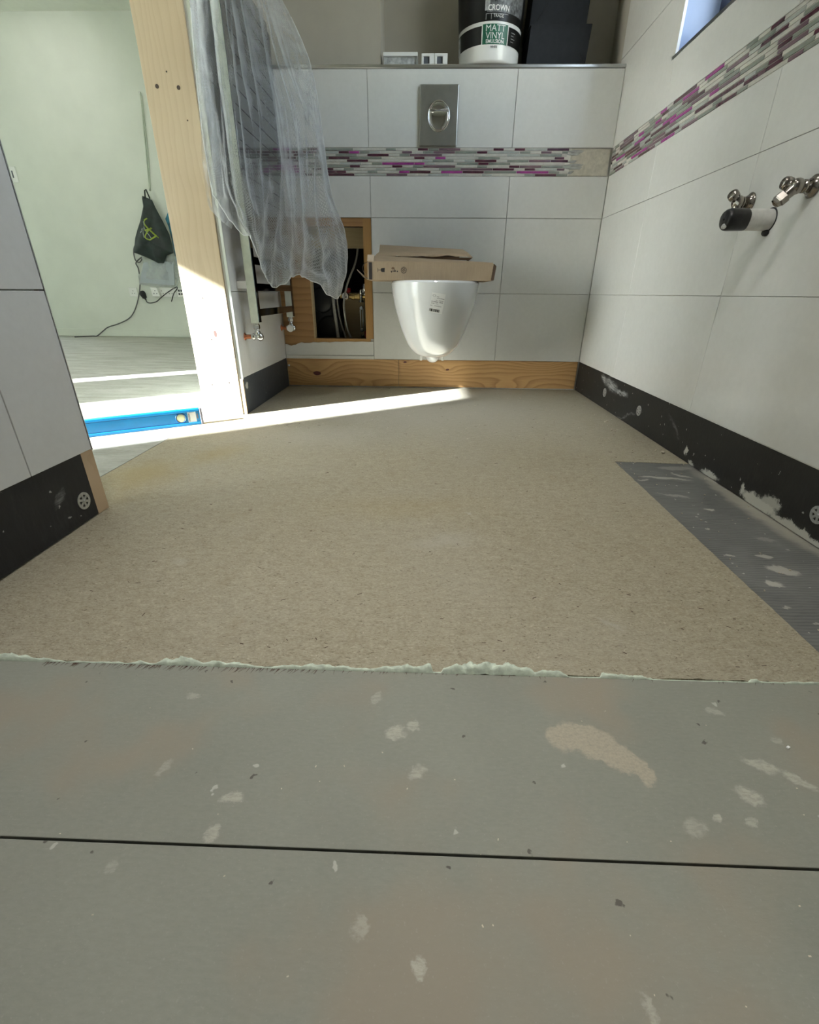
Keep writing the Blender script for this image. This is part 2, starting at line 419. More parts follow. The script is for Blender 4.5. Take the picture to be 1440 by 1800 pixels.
MT['plaster'] = plain('taupe_painted_plaster', (0.36, 0.335, 0.285, 1), 0.8, vary=0.03, scale=8, bump=0.08)
MT['plaster_green'] = plain('pale_green_painted_plaster', (0.66, 0.68, 0.62, 1), 0.75, vary=0.02, scale=5, bump=0.05)
MT['ceiling'] = plain('matt_ceiling_paint', (0.66, 0.68, 0.60, 1), 0.9, vary=0.02)
MT['white_plaster'] = plain('white_plaster', (0.68, 0.67, 0.63, 1), 0.85, vary=0.03)
MT['reveal'] = plain('sky_tinted_reveal', (0.30, 0.38, 0.56, 1), 0.5, vary=0.02)  # blue of the sky light is put into this colour
MT['anthracite'] = plain('anthracite_frame', (0.02, 0.025, 0.05, 1), 0.35)
MT['dark'] = plain('dark_void_lining', (0.008, 0.008, 0.008, 1), 0.9)
MT['tank'] = plain('black_tank_plastic', (0.014, 0.016, 0.017, 1), 0.4)
MT['paving'] = plain('outdoor_paving', (0.30, 0.29, 0.26, 1), 0.9, scale=3)

MT['chrome'] = G('chrome', (0.72, 0.72, 0.71, 1), 0.07, 1.0).m
MT['nickel'] = plain('dull_nickel', (0.33, 0.30, 0.27, 1), 0.20, 1.0, vary=0.15, scale=60)
MT['steel'] = plain('brushed_steel', (0.44, 0.44, 0.42, 1), 0.34, 1.0, vary=0.04, scale=30)
MT['steel_trim'] = plain('tile_edge_trim', (0.66, 0.66, 0.64, 1), 0.28, 1.0, vary=0.03)
MT['zinc'] = plain('zinc_washer', (0.50, 0.51, 0.51, 1), 0.42, 0.8, vary=0.1, scale=200)
MT['chrome_dark_reflection'] = plain('dark_reflection_chrome', (0.13, 0.14, 0.165, 1), 0.08, 1.0, vary=0.1)  # chrome with its dark reflections put into the colour
MT['rad_face'] = plain('pale_reflection_upright', (0.66, 0.69, 0.62, 1), 0.42, 0.5, vary=0.05, scale=40)  # chrome upright with the bright wall's pale reflection put into the colour
MT['copper'] = plain('copper_pipe', (0.62, 0.24, 0.12, 1), 0.35, 0.9, vary=0.15, scale=80)
MT['brass'] = plain('brass_fitting', (0.55, 0.40, 0.16, 1), 0.3, 1.0, vary=0.1, scale=80)
MT['white_gloss'] = plain('white_gloss_plastic', (0.78, 0.78, 0.76, 1), 0.25, vary=0.02)
MT['pvc'] = plain('white_pvc_pipe', (0.62, 0.61, 0.58, 1), 0.35, vary=0.08, scale=60)
MT['tape'] = plain('black_tape', (0.012, 0.012, 0.012, 1), 0.3, vary=0.4, scale=90, bump=0.3)
MT['tape_scuff'] = plain('torn_tape_silver', (0.40, 0.40, 0.39, 1), 0.4, vary=0.3, scale=200)
MT['ceramic'] = G('white_ceramic', (0.66, 0.68, 0.69, 1), 0.06, 0, 0.55).m
MT['ceramic'].node_tree.nodes['Principled BSDF'].inputs['IOR'].default_value = 1.75
MT['red'] = plain('red_plastic', (0.28, 0.010, 0.014, 1), 0.4)
MT['hose'] = plain('grey_flexible_hose', (0.34, 0.33, 0.30, 1), 0.35, vary=0.1, scale=200)
MT['black'] = plain('black_plastic', (0.010, 0.010, 0.011, 1), 0.45)
MT['ink'] = plain('black_ink', (0.012, 0.010, 0.010, 1), 0.7)
MT['grey_ink'] = plain('grey_ink', (0.16, 0.16, 0.17, 1), 0.7)
MT['slot'] = plain('dark_grey_slot', (0.10, 0.11, 0.13, 1), 0.5)
MT['blackcard'] = plain('black_card', (0.012, 0.014, 0.018, 1), 0.6, spec=0.3, vary=0.12, scale=50)
MT['label'] = plain('pale_label_film', (0.72, 0.73, 0.72, 1), 0.3, vary=0.02)
MT['white_print'] = plain('white_print', (0.75, 0.75, 0.73, 1), 0.5)
MT['grey_print'] = plain('silver_print', (0.36, 0.37, 0.37, 1), 0.45, vary=0.25, scale=70)
MT['dark_print'] = plain('smoky_brush_print', (0.12, 0.125, 0.13, 1), 0.45, vary=0.5, scale=90)
MT['green_label'] = plain('dark_green_label', (0.006, 0.105, 0.055, 1), 0.4)
MT['black_label'] = plain('black_label', (0.005, 0.005, 0.005, 1), 0.35, spec=0.25)

g = G('brown_cardboard', rough=0.85, spec=0.2)
v = g.coord()
n1 = g.noise(g.map(v, scale=(300, 300, 20)), 1.0, 3)
n2 = g.noise(v, 12, 4)
g.color(g.ramp(g.math('ADD', g.math('MULTIPLY', n1, 0.4), g.math('MULTIPLY', n2, 0.6)), [(0.3, (0.27, 0.205, 0.140)), (0.7, (0.36, 0.28, 0.195))]))
g.bump(n1, 0.1, 0.0006)
MT['card'] = g.m
MT['card_dark'] = plain('dark_card_and_shadow', (0.16, 0.10, 0.06, 1), 0.9, vary=0.1)  # dark card and print; also the painted shadow under the torn sheet
MT['card_lit'] = plain('lit_card', (0.46, 0.37, 0.27, 1), 0.85, vary=0.06, scale=40)  # card with the light on the box's left end painted in
MT['gum'] = plain('brown_black_tape_strip', (0.035, 0.028, 0.028, 1), 0.5)

MT['level_blue'] = plain('blue_enamel', (0.005, 0.22, 0.50, 1), 0.3, vary=0.04)
MT['level_dark'] = plain('deep_blue_groove', (0.0, 0.05, 0.15, 1), 0.4)
MT['level_cap'] = plain('grey_rubber_cap', (0.17, 0.16, 0.18, 1), 0.6)
MT['vial'] = plain('yellow_green_vial', (0.80, 0.80, 0.48, 1), 0.2)

MT['bag'] = plain('dark_green_black_bag', (0.012, 0.022, 0.020, 1), 0.5, vary=0.3, scale=14)
MT['scrawl'] = plain('lime_print', (0.30, 0.38, 0.05, 1), 0.6)
MT['scrawl_grey'] = plain('pale_print', (0.32, 0.36, 0.34, 1), 0.6)
MT['blue_bag'] = plain('teal_blue_bag', (0.030, 0.15, 0.22, 1), 0.45, vary=0.35, scale=20)
MT['cord'] = plain('grey_cord', (0.10, 0.10, 0.10, 1), 0.5)
MT['string'] = plain('pale_string', (0.50, 0.54, 0.46, 1), 0.7)
MT['slate'] = plain('blue_grey_panel', (0.36, 0.39, 0.42, 1), 0.5, vary=0.05)


def film(name, col, opac, rough, bubbles, edge=0.55):
    """Thin see-through plastic: clear film that gets whiter edge-on, with bubbles in relief."""
    m = bpy.data.materials.new(name)
    m.use_nodes = True
    g = G.__new__(G)
    g.m, g.t, g._c = m, m.node_tree, None
    g.b = g.t.nodes['Principled BSDF']
    g.out = g.t.nodes['Material Output']
    g.b.inputs['Base Color'].default_value = col
    g.b.inputs['Roughness'].default_value = rough
    g.b.inputs['Specular IOR Level'].default_value = 0.7
    uv = g.gen()
    v = g.coord()
    tr = g.node('BsdfTransparent')
    tl = g.node('BsdfTranslucent')
    tl.inputs['Color'].default_value = col
    mx0 = g.node('MixShader')
    mx0.inputs[0].default_value = 0.4
    g.t.links.new(g.b.outputs[0], mx0.inputs[1])
    g.t.links.new(tl.outputs[0], mx0.inputs[2])
    lw = g.node('LayerWeight')
    lw.inputs['Blend'].default_value = 0.45
    n1 = g.noise(v, 7, 4, 0.6)
    o = g.math('ADD', opac, g.math('MULTIPLY', lw.outputs['Facing'], edge))
    o = g.math('ADD', o, g.math('MULTIPLY', g.math('SUBTRACT', n1, 0.5), 0.6))
    if bubbles:
        su = g.node('SeparateXYZ')
        g.put(su.inputs[0], uv)
        o = g.math('ADD', o, g.math('MULTIPLY', g.step(su.outputs[1], 72.0, 103.0), 0.16))
        bb = g.voro(uv, 1.0, rnd=0.08)
        dome = g.step(bb, 0.48, 0.15)
        rim = g.math('MULTIPLY', g.step(bb, 0.28, 0.40), g.step(bb, 0.52, 0.42))
        o = g.math('ADD', o, g.math('MULTIPLY', rim, g.math('ADD', 0.08, g.math('MULTIPLY', g.step(su.outputs[1], 60.0, 95.0), 0.22))))
        bn = g.bump(g.math('ADD', dome, g.math('MULTIPLY', g.noise(v, 45, 3), 0.8)), 0.9, 0.004)
    o = g.math('MINIMUM', g.math('MAXIMUM', o, 0.08), 0.95)
    mx = g.node('MixShader')
    g.t.links.new(o, mx.inputs[0])
    g.t.links.new(tr.outputs[0], mx.inputs[1])
    g.t.links.new(mx0.outputs[0], mx.inputs[2])
    g.t.links.new(mx.outputs[0], g.out.inputs['Surface'])
    return m


MT['wrap'] = film('bubble_wrap_film', (0.72, 0.74, 0.74, 1), 0.14, 0.28, True, 0.60)
MT['hem'] = film('bubble_wrap_hem', (0.85, 0.87, 0.87, 1), 0.55, 0.3, False, 0.5)
MT['clear'] = film('clear_bag_film', (0.75, 0.78, 0.76, 1), 0.28, 0.3, False)


def glass(name):
    m = bpy.data.materials.new(name)
    m.use_nodes = True
    t = m.node_tree
    t.nodes.remove(t.nodes['Principled BSDF'])
    tr = t.nodes.new('ShaderNodeBsdfTransparent')
    tr.inputs['Color'].default_value = (0.93, 0.95, 0.95, 1)
    gl = t.nodes.new('ShaderNodeBsdfGlossy')
    gl.inputs['Roughness'].default_value = 0.02
    fr = t.nodes.new('ShaderNodeFresnel')
    mx = t.nodes.new('ShaderNodeMixShader')
    ge = t.nodes.new('ShaderNodeNewGeometry')
    ff = t.nodes.new('ShaderNodeMath')
    ff.operation = 'SUBTRACT'
    ff.inputs[0].default_value = 1.0
    t.links.new(ge.outputs['Backfacing'], ff.inputs[1])
    fm_ = t.nodes.new('ShaderNodeMath')
    fm_.operation = 'MULTIPLY'
    t.links.new(fr.outputs[0], fm_.inputs[0])
    t.links.new(ff.outputs[0], fm_.inputs[1])
    t.links.new(fm_.outputs[0], mx.inputs[0])
    t.links.new(tr.outputs[0], mx.inputs[1])
    t.links.new(gl.outputs[0], mx.inputs[2])
    t.links.new(mx.outputs[0], t.nodes['Material Output'].inputs['Surface'])
    return m


MT['pane'] = glass('window_glass')
g = G('lamp_diffuser', (1, 1, 1, 1), 0.5)
g.b.inputs['Emission Color'].default_value = (1.0, 0.93, 0.82, 1)
g.b.inputs['Emission Strength'].default_value = 6.0
MT['lamp'] = g.m

# ------------------------------------------------------------------ mesh helpers
class MB:
    """Collects shapes, in world coordinates, into ONE mesh object."""
    def __init__(s):
        s.v, s.f, s.sm, s.mi, s.uv, s.cur = [], [], [], [], {}, 0

    def add(s, vs, fs, smooth=False):
        o = len(s.v)
        s.v += [tuple(p) for p in vs]
        for f in fs:
            s.f.append(tuple(i + o for i in f))
            s.sm.append(smooth)
            s.mi.append(s.cur)
        return o

    def slot(s, i):
        s.cur = i
        return s

    def box(s, x0, x1, y0, y1, z0, z1):
        vs = [(x0, y0, z0), (x1, y0, z0), (x1, y1, z0), (x0, y1, z0), (x0, y0, z1), (x1, y0, z1), (x1, y1, z1), (x0, y1, z1)]
        s.add(vs, [(3, 2, 1, 0), (4, 5, 6, 7), (0, 1, 5, 4), (1, 2, 6, 5), (2, 3, 7, 6), (3, 0, 4, 7)])
        return s

    def obox(s, c, size, rot):
        h = [d / 2 for d in size]
        vs = [Vector(c) + rot @ Vector((sx * h[0], sy * h[1], sz * h[2])) for sz in (-1, 1) for sx, sy in ((-1, -1), (1, -1), (1, 1), (-1, 1))]
        s.add(vs, [(3, 2, 1, 0), (4, 5, 6, 7), (0, 1, 5, 4), (1, 2, 6, 5), (2, 3, 7, 6), (3, 0, 4, 7)])
        return s

    def lathe(s, p, axis, prof, n=24, smooth=True, caps=True):
        """prof: (distance along axis from p, radius)."""
        p, a = Vector(p), Vector(axis).normalized()
        t = Vector((0, 0, 1)) if abs(a.z) < 0.9 else Vector((1, 0, 0))
        e1 = a.cross(t).normalized()
        e2 = a.cross(e1)
        vs, fs = [], []
        for d, r in prof:
            for k in range(n):
                an = 2 * math.pi * k / n
                vs.append(p + a * d + (e1 * math.cos(an) + e2 * math.sin(an)) * r)
        for i in range(len(prof) - 1):
            for k in range(n):
                k2 = (k + 1) % n
                fs.append((i * n + k, i * n + k2, (i + 1) * n + k2, (i + 1) * n + k))
        o = s.add(vs, fs, smooth)
        if caps:
            s.add([vs[k] for k in range(n)], [tuple(reversed(range(n)))])
            s.add([vs[-n + k] for k in range(n)], [tuple(range(n))])
        return s

    def cyl(s, p0, p1, r, n=16, r1=None):
        d = Vector(p1) - Vector(p0)
        return s.lathe(p0, d, [(0, r), (d.length, r if r1 is None else r1)], n)

    def tube(s, pts, r, n=8):
        pts = [Vector(p) for p in pts]
        vs, fs, prev = [], [], None
        for i, p in enumerate(pts):
            d = (pts[min(i + 1, len(pts) - 1)] - pts[max(i - 1, 0)]).normalized()
            if prev is None:
                t = Vector((0, 0, 1)) if abs(d.z) < 0.9 else Vector((1, 0, 0))
                e1 = d.cross(t).normalized()
            else:
                e1 = (prev - d * prev.dot(d)).normalized()
            prev = e1
            e2 = d.cross(e1)
            for k in range(n):
                an = 2 * math.pi * k / n
                vs.append(p + (e1 * math.cos(an) + e2 * math.sin(an)) * r)
        for i in range(len(pts) - 1):
            for k in range(n):
                k2 = (k + 1) % n
                fs.append((i * n + k, i * n + k2, (i + 1) * n + k2, (i + 1) * n + k))
        m = len(pts) - 1
        fs.append(tuple(reversed(range(n))))
        fs.append(tuple(m * n + k for k in range(n)))
        s.add(vs, fs, True)
        return s

    def ball(s, c, r, n=14, m=8, rot=None):
        if not isinstance(r, (tuple, list)):
            r = (r, r, r)
        vs, fs = [], []
        for i in range(m + 1):
            th = math.pi * i / m
            for k in range(n):
                ph = 2 * math.pi * k / n
                q = Vector((r[0] * math.sin(th) * math.cos(ph), r[1] * math.sin(th) * math.sin(ph), r[2] * math.cos(th)))
                if rot:
                    q = rot @ q
                vs.append(Vector(c) + q)
        for i in range(m):
            for k in range(n):
                k2 = (k + 1) % n
                fs.append((i * n + k, (i + 1) * n + k, (i + 1) * n + k2, i * n + k2))
        s.add(vs, fs, True)
        return s

    def grid(s, rows, smooth=True, closed=False, flip=False, uv=None):
        n = len(rows[0])
        vs = [p for r in rows for p in r]
        fs = []
        for i in range(len(rows) - 1):
            for k in range(n if closed else n - 1):
                k2 = (k + 1) % n
                q = (i * n + k, i * n + k2, (i + 1) * n + k2, (i + 1) * n + k)
                fs.append(tuple(reversed(q)) if flip else q)
        o = s.add(vs, fs, smooth)
        if uv:
            for i, r in enumerate(uv):
                for k, t in enumerate(r):
                    s.uv[o + i * n + k] = t
        return s

    def prism(s, pts, off):
        """A polygon (3-D points) pushed out along a vector: a sheet with real thickness."""
        n = len(pts)
        a = [Vector(p) for p in pts]
        b = [p + Vector(off) for p in a]
        nrm = Vector((0, 0, 0))
        for i in range(n):
            nrm += a[i].cross(a[(i + 1) % n])
        if nrm.dot(Vector(off)) > 0:
            a, b = b, a
        fs = [tuple(range(n)), tuple(reversed(range(n, 2 * n)))]
        for i in range(n):
            j = (i + 1) % n
            fs.append((j, i, n + i, n + j))
        s.add(a + b, fs)
        return s

    def mesh(s, name):
        me = bpy.data.meshes.new(name)
        me.from_pydata(s.v, [], s.f)
        me.polygons.foreach_set('use_smooth', s.sm)
        me.polygons.foreach_set('material_index', s.mi)
        if s.uv:
            lay = me.uv_layers.new(name='UVMap')
            for lp in me.loops:
                lay.data[lp.index].uv = s.uv.get(lp.vertex_index, (0, 0))
        me.update()
        return me

    def build(s, name, mats, parent=None, bevel=0.0, seg=2, recalc=False):
        me = s.mesh(name)
        if recalc:
            bm = bmesh.new()
            bm.from_mesh(me)
            bmesh.ops.recalc_face_normals(bm, faces=bm.faces)
            bm.to_mesh(me)
            bm.free()
        for m in (mats if isinstance(mats, (list, tuple)) else [mats]):
            me.materials.append(MT[m] if isinstance(m, str) else m)
        o = bpy.data.objects.new(name, me)
        COL.objects.link(o)
        if parent is not None:
            o.parent = parent
            o.location = -world_loc(parent)
        if bevel:
            b = o.modifiers.new('bevel', 'BEVEL')
            b.width, b.segments, b.limit_method = bevel, seg, 'ANGLE'
        return o


def world_loc(o):
    v = Vector((0, 0, 0))
    while o is not None:
        v += o.location
        o = o.parent
    return v


def thing(name, label, cat, loc, group=None):
    o = bpy.data.objects.new(name, None)
    o.empty_display_size = 0.05
    COL.objects.link(o)
    o.location = loc
    return tag(o, label, cat, group)


def tag(o, label, cat, group=None):
    o['label'], o['category'] = label, cat
    if group:
        o['group'] = group
    return o


def struct(name, mb, mat, label=None, **kw):
    o = mb.build(name, mat, None, **kw)
    o['kind'] = 'structure'
    if label:
        o['label'] = label
    return o


def holder(name, label=None):
    o = bpy.data.objects.new(name, None)
    COL.objects.link(o)
    o['kind'] = 'structure'
    if label:
        o['label'] = label
    return o


def piece(name, me, parent, loc, rot=None, scale=None):
    o = bpy.data.objects.new(name, me)
    COL.objects.link(o)
    o.parent = parent
    o.location = Vector(loc) - world_loc(parent)
    if rot:
        o.rotation_euler = rot
    if scale:
        o.scale = scale
    return o


def copy_tree(o, label, loc, rotz=None):
    c = o.copy()
    COL.objects.link(c)
    c.location = loc
    c['label'] = label
    if rotz is not None:
        c.rotation_euler = (0, 0, rotz)
    for ch in list(o.children):
        d = ch.copy()
        COL.objects.link(d)
        d.parent = c
        for gch in list(ch.children):
            e = gch.copy()
            COL.objects.link(e)
            e.parent = d
    return c


def spline(P, t):
    """Catmull-Rom through a list of values (numbers or Vectors), t in 0..len-1."""
    n = len(P) - 1
    i = min(int(t), n - 1)
    u = t - i
    p0, p1, p2, p3 = P[max(i - 1, 0)], P[i], P[i + 1], P[min(i + 2, n)]
    return p1 * 1.0 + (p2 - p0) * (0.5 * u) + (p0 * 1.0 - p1 * 2.5 + p2 * 2.0 - p3 * 0.5) * (u * u) + (p1 * 1.5 - p0 * 0.5 - p2 * 1.5 + p3 * 0.5) * (u * u * u)


def smooth_path(pts, per=6):
    pts = [Vector(p) for p in pts]
    n = (len(pts) - 1) * per
    return [spline(pts, (len(pts) - 1) * i / n) for i in range(n + 1)]


def text_shape(txt, size, bold=0.0):
    """Triangles of a word set in Blender's own font, centred on 0, in the XY plane."""
    c = bpy.data.curves.new('word', 'FONT')
    c.body = txt
    c.size = size
    c.align_x, c.align_y = 'CENTER', 'CENTER'
    c.offset = bold
    c.resolution_u = 3
    o = bpy.data.objects.new('word', c)
    COL.objects.link(o)
    dg = bpy.context.evaluated_depsgraph_get()
    me = o.evaluated_get(dg).to_mesh()
    vs = [tuple(v.co) for v in me.vertices]
    fs = [tuple(p.vertices) for p in me.polygons]
    o.evaluated_get(dg).to_mesh_clear()
    bpy.data.objects.remove(o)
    bpy.data.curves.remove(c)
    return vs, fs


# ------------------------------------------------------------------ the room: main planes (metres)
XR, XL, YB = 0.7716, -0.6986, 2.42          # tile faces: right wall, left wall, back wall
ZS, J1, J2, ZM0, ZM1, ZSH = 0.139, 0.442, 0.745, 0.8988, 0.9968, 1.2647
PX0, PX1 = -0.870, -0.715                    # door lining (post) from hall side to bathroom side
YD0, YD1 = 0.915, 1.800                      # doorway between stub wall and post
YF = 5.08                                    # far wall of the hall
HX = -4.60                                   # hall's window wall
CEIL_H, CEIL_B = 2.505, 2.42
random.seed(7)
TT = 0.009                                   # tile thickness

# ------------------------------------------------------------------ floor
floor = struct('floor', MB().box(-6.0, 1.0, -2.0, 5.4, -0.30, -0.020), 'dark', 'building floor: sanded chipboard, grey boards and a dark strip')
# tan chipboard with a notch for the dark strip
cb = MB()
edge = [(x, 0.4515 + 0.0025 * mnoise.noise(Vector((x * 60, 0, 0))) + 0.0015 * mnoise.noise(Vector((x * 220, 3, 0)))) for x in [(-0.842 + i * (0.842 + 0.5515) / 160) for i in range(161)]]
side = [(0.5515 + (0.566 - 0.5515) * (i / 60) + 0.002 * mnoise.noise(Vector((i * 1.7, 5, 0))), 0.4515 + (1.308 - 0.4515) * i / 60) for i in range(1, 61)]
head = [(0.566 + (0.79 - 0.566) * i / 20, 1.308 - 0.012 * i / 20 + 0.0015 * mnoise.noise(Vector((i * 3.1, 8, 0)))) for i in range(1, 21)]
poly = [(x, y, -0.018) for x, y in edge + side + head] + [(0.79, 2.46, -0.018), (-0.842, 2.46, -0.018)]
cb.prism(poly, (0, 0, 0.018))
cb.build('chipboard_panel', 'chipboard', floor)['label'] = 'tan sanded chipboard floor panel'
hall = MB().box(-5.2, -0.8445, -1.7, 5.3, -0.018, 0.0)
hall.build('hall_panel', 'hall_floor', floor)['label'] = 'grey streaky hall floor panel'
b1 = MB().box(-0.72, 0.79, 0.2367, 0.4478, -0.018, 0.0005)
b1.build('backer_board', 'backer', floor, bevel=0.0007)['label'] = 'grey board next to the chipboard edge'
b2 = MB().box(-0.72, 0.79, -1.45, 0.2345, -0.018, 0.0005)
b2.build('backer_board', 'backer', floor, bevel=0.0007)['label'] = 'nearest grey floor board'
strip = MB()
rowsm = []
for i in range(41):
    y = 0.4495 + (1.3055 - 0.4495) * i / 40
    x0 = 0.5535 + 0.014 * i / 40
    rowsm.append([(x0 + (0.779 - x0) * k / 14, y, -0.0012 + 0.0016 * mnoise.noise(Vector((k * 0.7, y * 9, 2)))) for k in range(15)])
strip.grid(rowsm, flip=False)
strip.box(0.5525, 0.779, 0.449, 1.306, -0.018, -0.006)
strip.build('tanking_mat', 'mat', floor)['label'] = 'dark grey ribbed mat strip along the right wall'
# squeezed-out foam along the chipboard edge
fm = MB()
fr = []
N = 420
for i in range(N + 1):
    x = -0.70 + 1.40 * i / N
    a = mnoise.noise(Vector((x * 16, 1.3, 0))) + 0.6 * mnoise.noise(Vector((x * 48, 4.1, 0)))
    amp = max(0.0, 0.55 + 1.1 * a)
    if 0.035 < x < 0.15:
        amp = max(amp, 0.9 + 0.9 * math.sin((x - 0.035) / 0.115 * math.pi))
    if 0.02 < x < 0.032 or 0.19 < x < 0.235 or (0.30 < x < 0.42):
        amp *= 0.12
    if x > 0.43:
        amp *= 0.45
    wd = 0.0016 + 0.0075 * min(amp, 1.6)
    ht = 0.0005 + 0.0075 * min(amp, 1.7)
    r = []
    for k in range(9):
        t = k / 8
        rough = 0.55 * mnoise.noise(Vector((x * 110, t * 3, 7))) + 0.45 * mnoise.noise(Vector((x * 300, t * 7, 2)))
        y = 0.4477 + (wd * (1 + 0.5 * mnoise.noise(Vector((x * 90, 9, 0))))) * t
        z = ht * math.sin(math.pi * min(1, 0.12 + t * 0.88)) * (1 + rough) - (0.004 if k in (0, 8) else 0)
        r.append((x, y, z))
    fr.append(r)
fm.grid(fr, flip=True)
o = fm.build('foam_bead', 'foam', floor)
o['label'] = 'pale mint foam squeezed out along the joint'
sp = MB()
for i in range(190):
    x = random.choice((random.uniform(-0.50, -0.14), random.uniform(-0.46, 0.0), random.uniform(-0.50, 0.50)))
    l = random.uniform(0.003, 0.0095) * (1.0 if x < -0.1 else 0.6)
    dx = random.uniform(-0.9, 0.1) * l
    wv = random.uniform(0.0005, 0.0011)
    y = 0.4476
    sp.prism([(x, y, 0.0004), (x + wv, y, 0.0004), (x + dx + wv * 0.5, y - l, 0.0004)], (0, 0, 0.0003))
o = sp.build('torn_fibres', 'splinter', floor)
o['kind'] = 'stuff'
# fine crumbs nobody could count, and the larger ones, one by one
cr = MB()
for i in range(420):
    if i < 260:
        x, y = random.uniform(-0.6, 0.74), random.uniform(0.46, 2.3)
        if x > 0.54 and y < 1.32:
            continue
    elif i < 340:
        x, y = random.uniform(0.57, 0.765), random.uniform(0.5, 1.9)
    else:
        x, y = random.uniform(-0.45, 0.45), random.uniform(0.14, 0.44)
    s_ = random.uniform(0.0006, 0.0018) * (0.6 if y < 0.45 else 1.0 + 0.25 * y)
    R = Matrix.Rotation(random.uniform(0, 6.28), 3, 'Z')
    cr.obox((x, y, s_ * 0.3), (s_ * random.uniform(0.8, 2.2), s_, s_ * 0.8), R)
o = cr.build('wood_dust', 'chip', floor)
o['kind'] = 'stuff'
ROOM_CRUMB = [(0.745, 1.392, 0.010), (0.733, 1.414, 0.006), (0.720, 2.096, 0.006), (0.712, 1.782, 0.007), (0.698, 1.770, 0.005), (0.680, 1.649, 0.006), (0.688, 1.632, 0.004), (0.705, 1.50, 0.005), (-0.175, 2.392, 0.006)]
cr = MB()
for i in range(150):
    x, y = random.uniform(-0.55, 0.70), 0.47 + 1.6 * random.random() ** 1.6
    if x > 0.53 and y < 1.32:
        continue
    l = random.uniform(0.002, 0.009) * (0.7 + 0.4 * y)
    cr.obox((x, y, 0.0003), (l, random.uniform(0.0004, 0.0010), 0.0006), Matrix.Rotation(random.gauss(0, 0.7), 3, 'Z'))
o = cr.build('wood_strands', 'splinter', floor)
o['kind'] = 'stuff'
CRUMB_LABEL = ['largest pale plaster crumb, lying on the chipboard just before the dark mat strip',
               'second largest pale crumb, beside the largest one before the dark mat strip',
               'pale plaster crumb on the chipboard nearest the back right corner',
               'pale crumb by the right upstand, about level with its second washer from the corner',
               'smaller pale crumb touching distance from the one level with the second washer',
               'flat pale crumb on the chipboard halfway between second washer and dark mat',
               'tiny pale crumb next to the flat one between second washer and dark mat',
               'tiny pale crumb by the right upstand just beyond the two crumbs near the mat',
               'small pale crumb at the foot of the amber pine board']
for i, (x, y, s_) in enumerate(ROOM_CRUMB):
    m = MB()
    m.ball((0, 0, 0), (s_ * 0.62, s_ * 0.5, s_ * 0.45), 9, 6)
    m.v = [tuple(Vector(p) * (1 + 0.35 * mnoise.noise(Vector(p) * (2.2 / s_) + Vector((i * 5, 0, 0))))) for p in m.v]
    zmin = min(p[2] for p in m.v)
    o = m.build('plaster_crumb', 'crumb')
    o.location = (x, y, -zmin)
    tag(o, CRUMB_LABEL[i], 'crumb', 'plaster crumbs on the chipboard')
m = MB().obox((0.403, 0.354, 0.0018), (0.0034, 0.0026, 0.0022), Matrix.Rotation(0.5, 3, 'Z'))
tag(m.build('white_chip', 'white_gloss', bevel=0.0004), 'tiny white chip lying on the grey board at right', 'chip')

# ------------------------------------------------------------------ tiles
def tiles(parent, plane, spans, name='tile', g=0.0010, face_in=0.0):
    """spans: list of (a0, a1, z0, z1) on a wall plane; one object each, joints left open round it."""
    for a0, a1, z0, z1 in spans:
        a0, a1, z0, z1 = a0 + g, a1 - g, z0 + g, z1 - g
        m = MB()
        if plane == 'back':
            m.box(a0, a1, YB, YB + TT, z0, z1)
        elif plane == 'right':
            m.box(XR, XR + TT, a0, a1, z0, z1)
        else:
            m.box(XL - TT, XL, a0, a1, z0, z1)
        m.build(name, 'tile', parent, bevel=0.0006, seg=1)


def mosaic(parent, plane, a_from, a_to, ends=None, seed=1):
    rnd = random.Random(seed)
    kinds = (['mos_pale'] * 34 + ['mos_mist'] * 12 + ['mos_grey'] * 19 + ['mos_plum'] * 17 + ['mos_mauve'] * 10 + ['mos_magenta'] * 8)
    lens = [0.0445, 0.0445, 0.092, 0.092, 0.138]
    pitch = (ZM1 - ZM0) / 10
    cache = {}
    for r in range(10):
        z0 = ZM1 - pitch * (r + 1) + 0.0007
        a = a_from - rnd.uniform(0.0, 0.08)
        end = a_to if ends is None else ends[r]
        last = None
        while a < end - 0.008:
            L = rnd.choice(lens)
            L = min(L, end - a)
            k = rnd.choice(kinds)
            if k == last:
                k = rnd.choice(kinds)
            last = k
            if k == 'mos_plum' and rnd.random() < 0.2:
                L = min(0.0445, end - a)
            a0 = max(a, a_from)
            Lc = a + L - 0.0018 - a0
            if Lc > 0.006:
                key = (round(Lc, 4), k)
                if key not in cache:
                    m = MB()
                    if plane == 'back':
                        m.box(0, Lc, -0.0005, 0.006, 0, pitch - 0.0024)
                    else:
                        m.box(-0.0005, 0.006, 0, Lc, 0, pitch - 0.0024)
                    me = m.mesh('mosaic_piece')
                    me.materials.append(MT[k])
                    cache[key] = me
                if plane == 'back':
                    piece('mosaic_piece', cache[key], parent, (a0, YB + 0.0002, z0))
                else:
                    piece('mosaic_piece', cache[key], parent, (XR + 0.0002, a0, z0))
            a += L


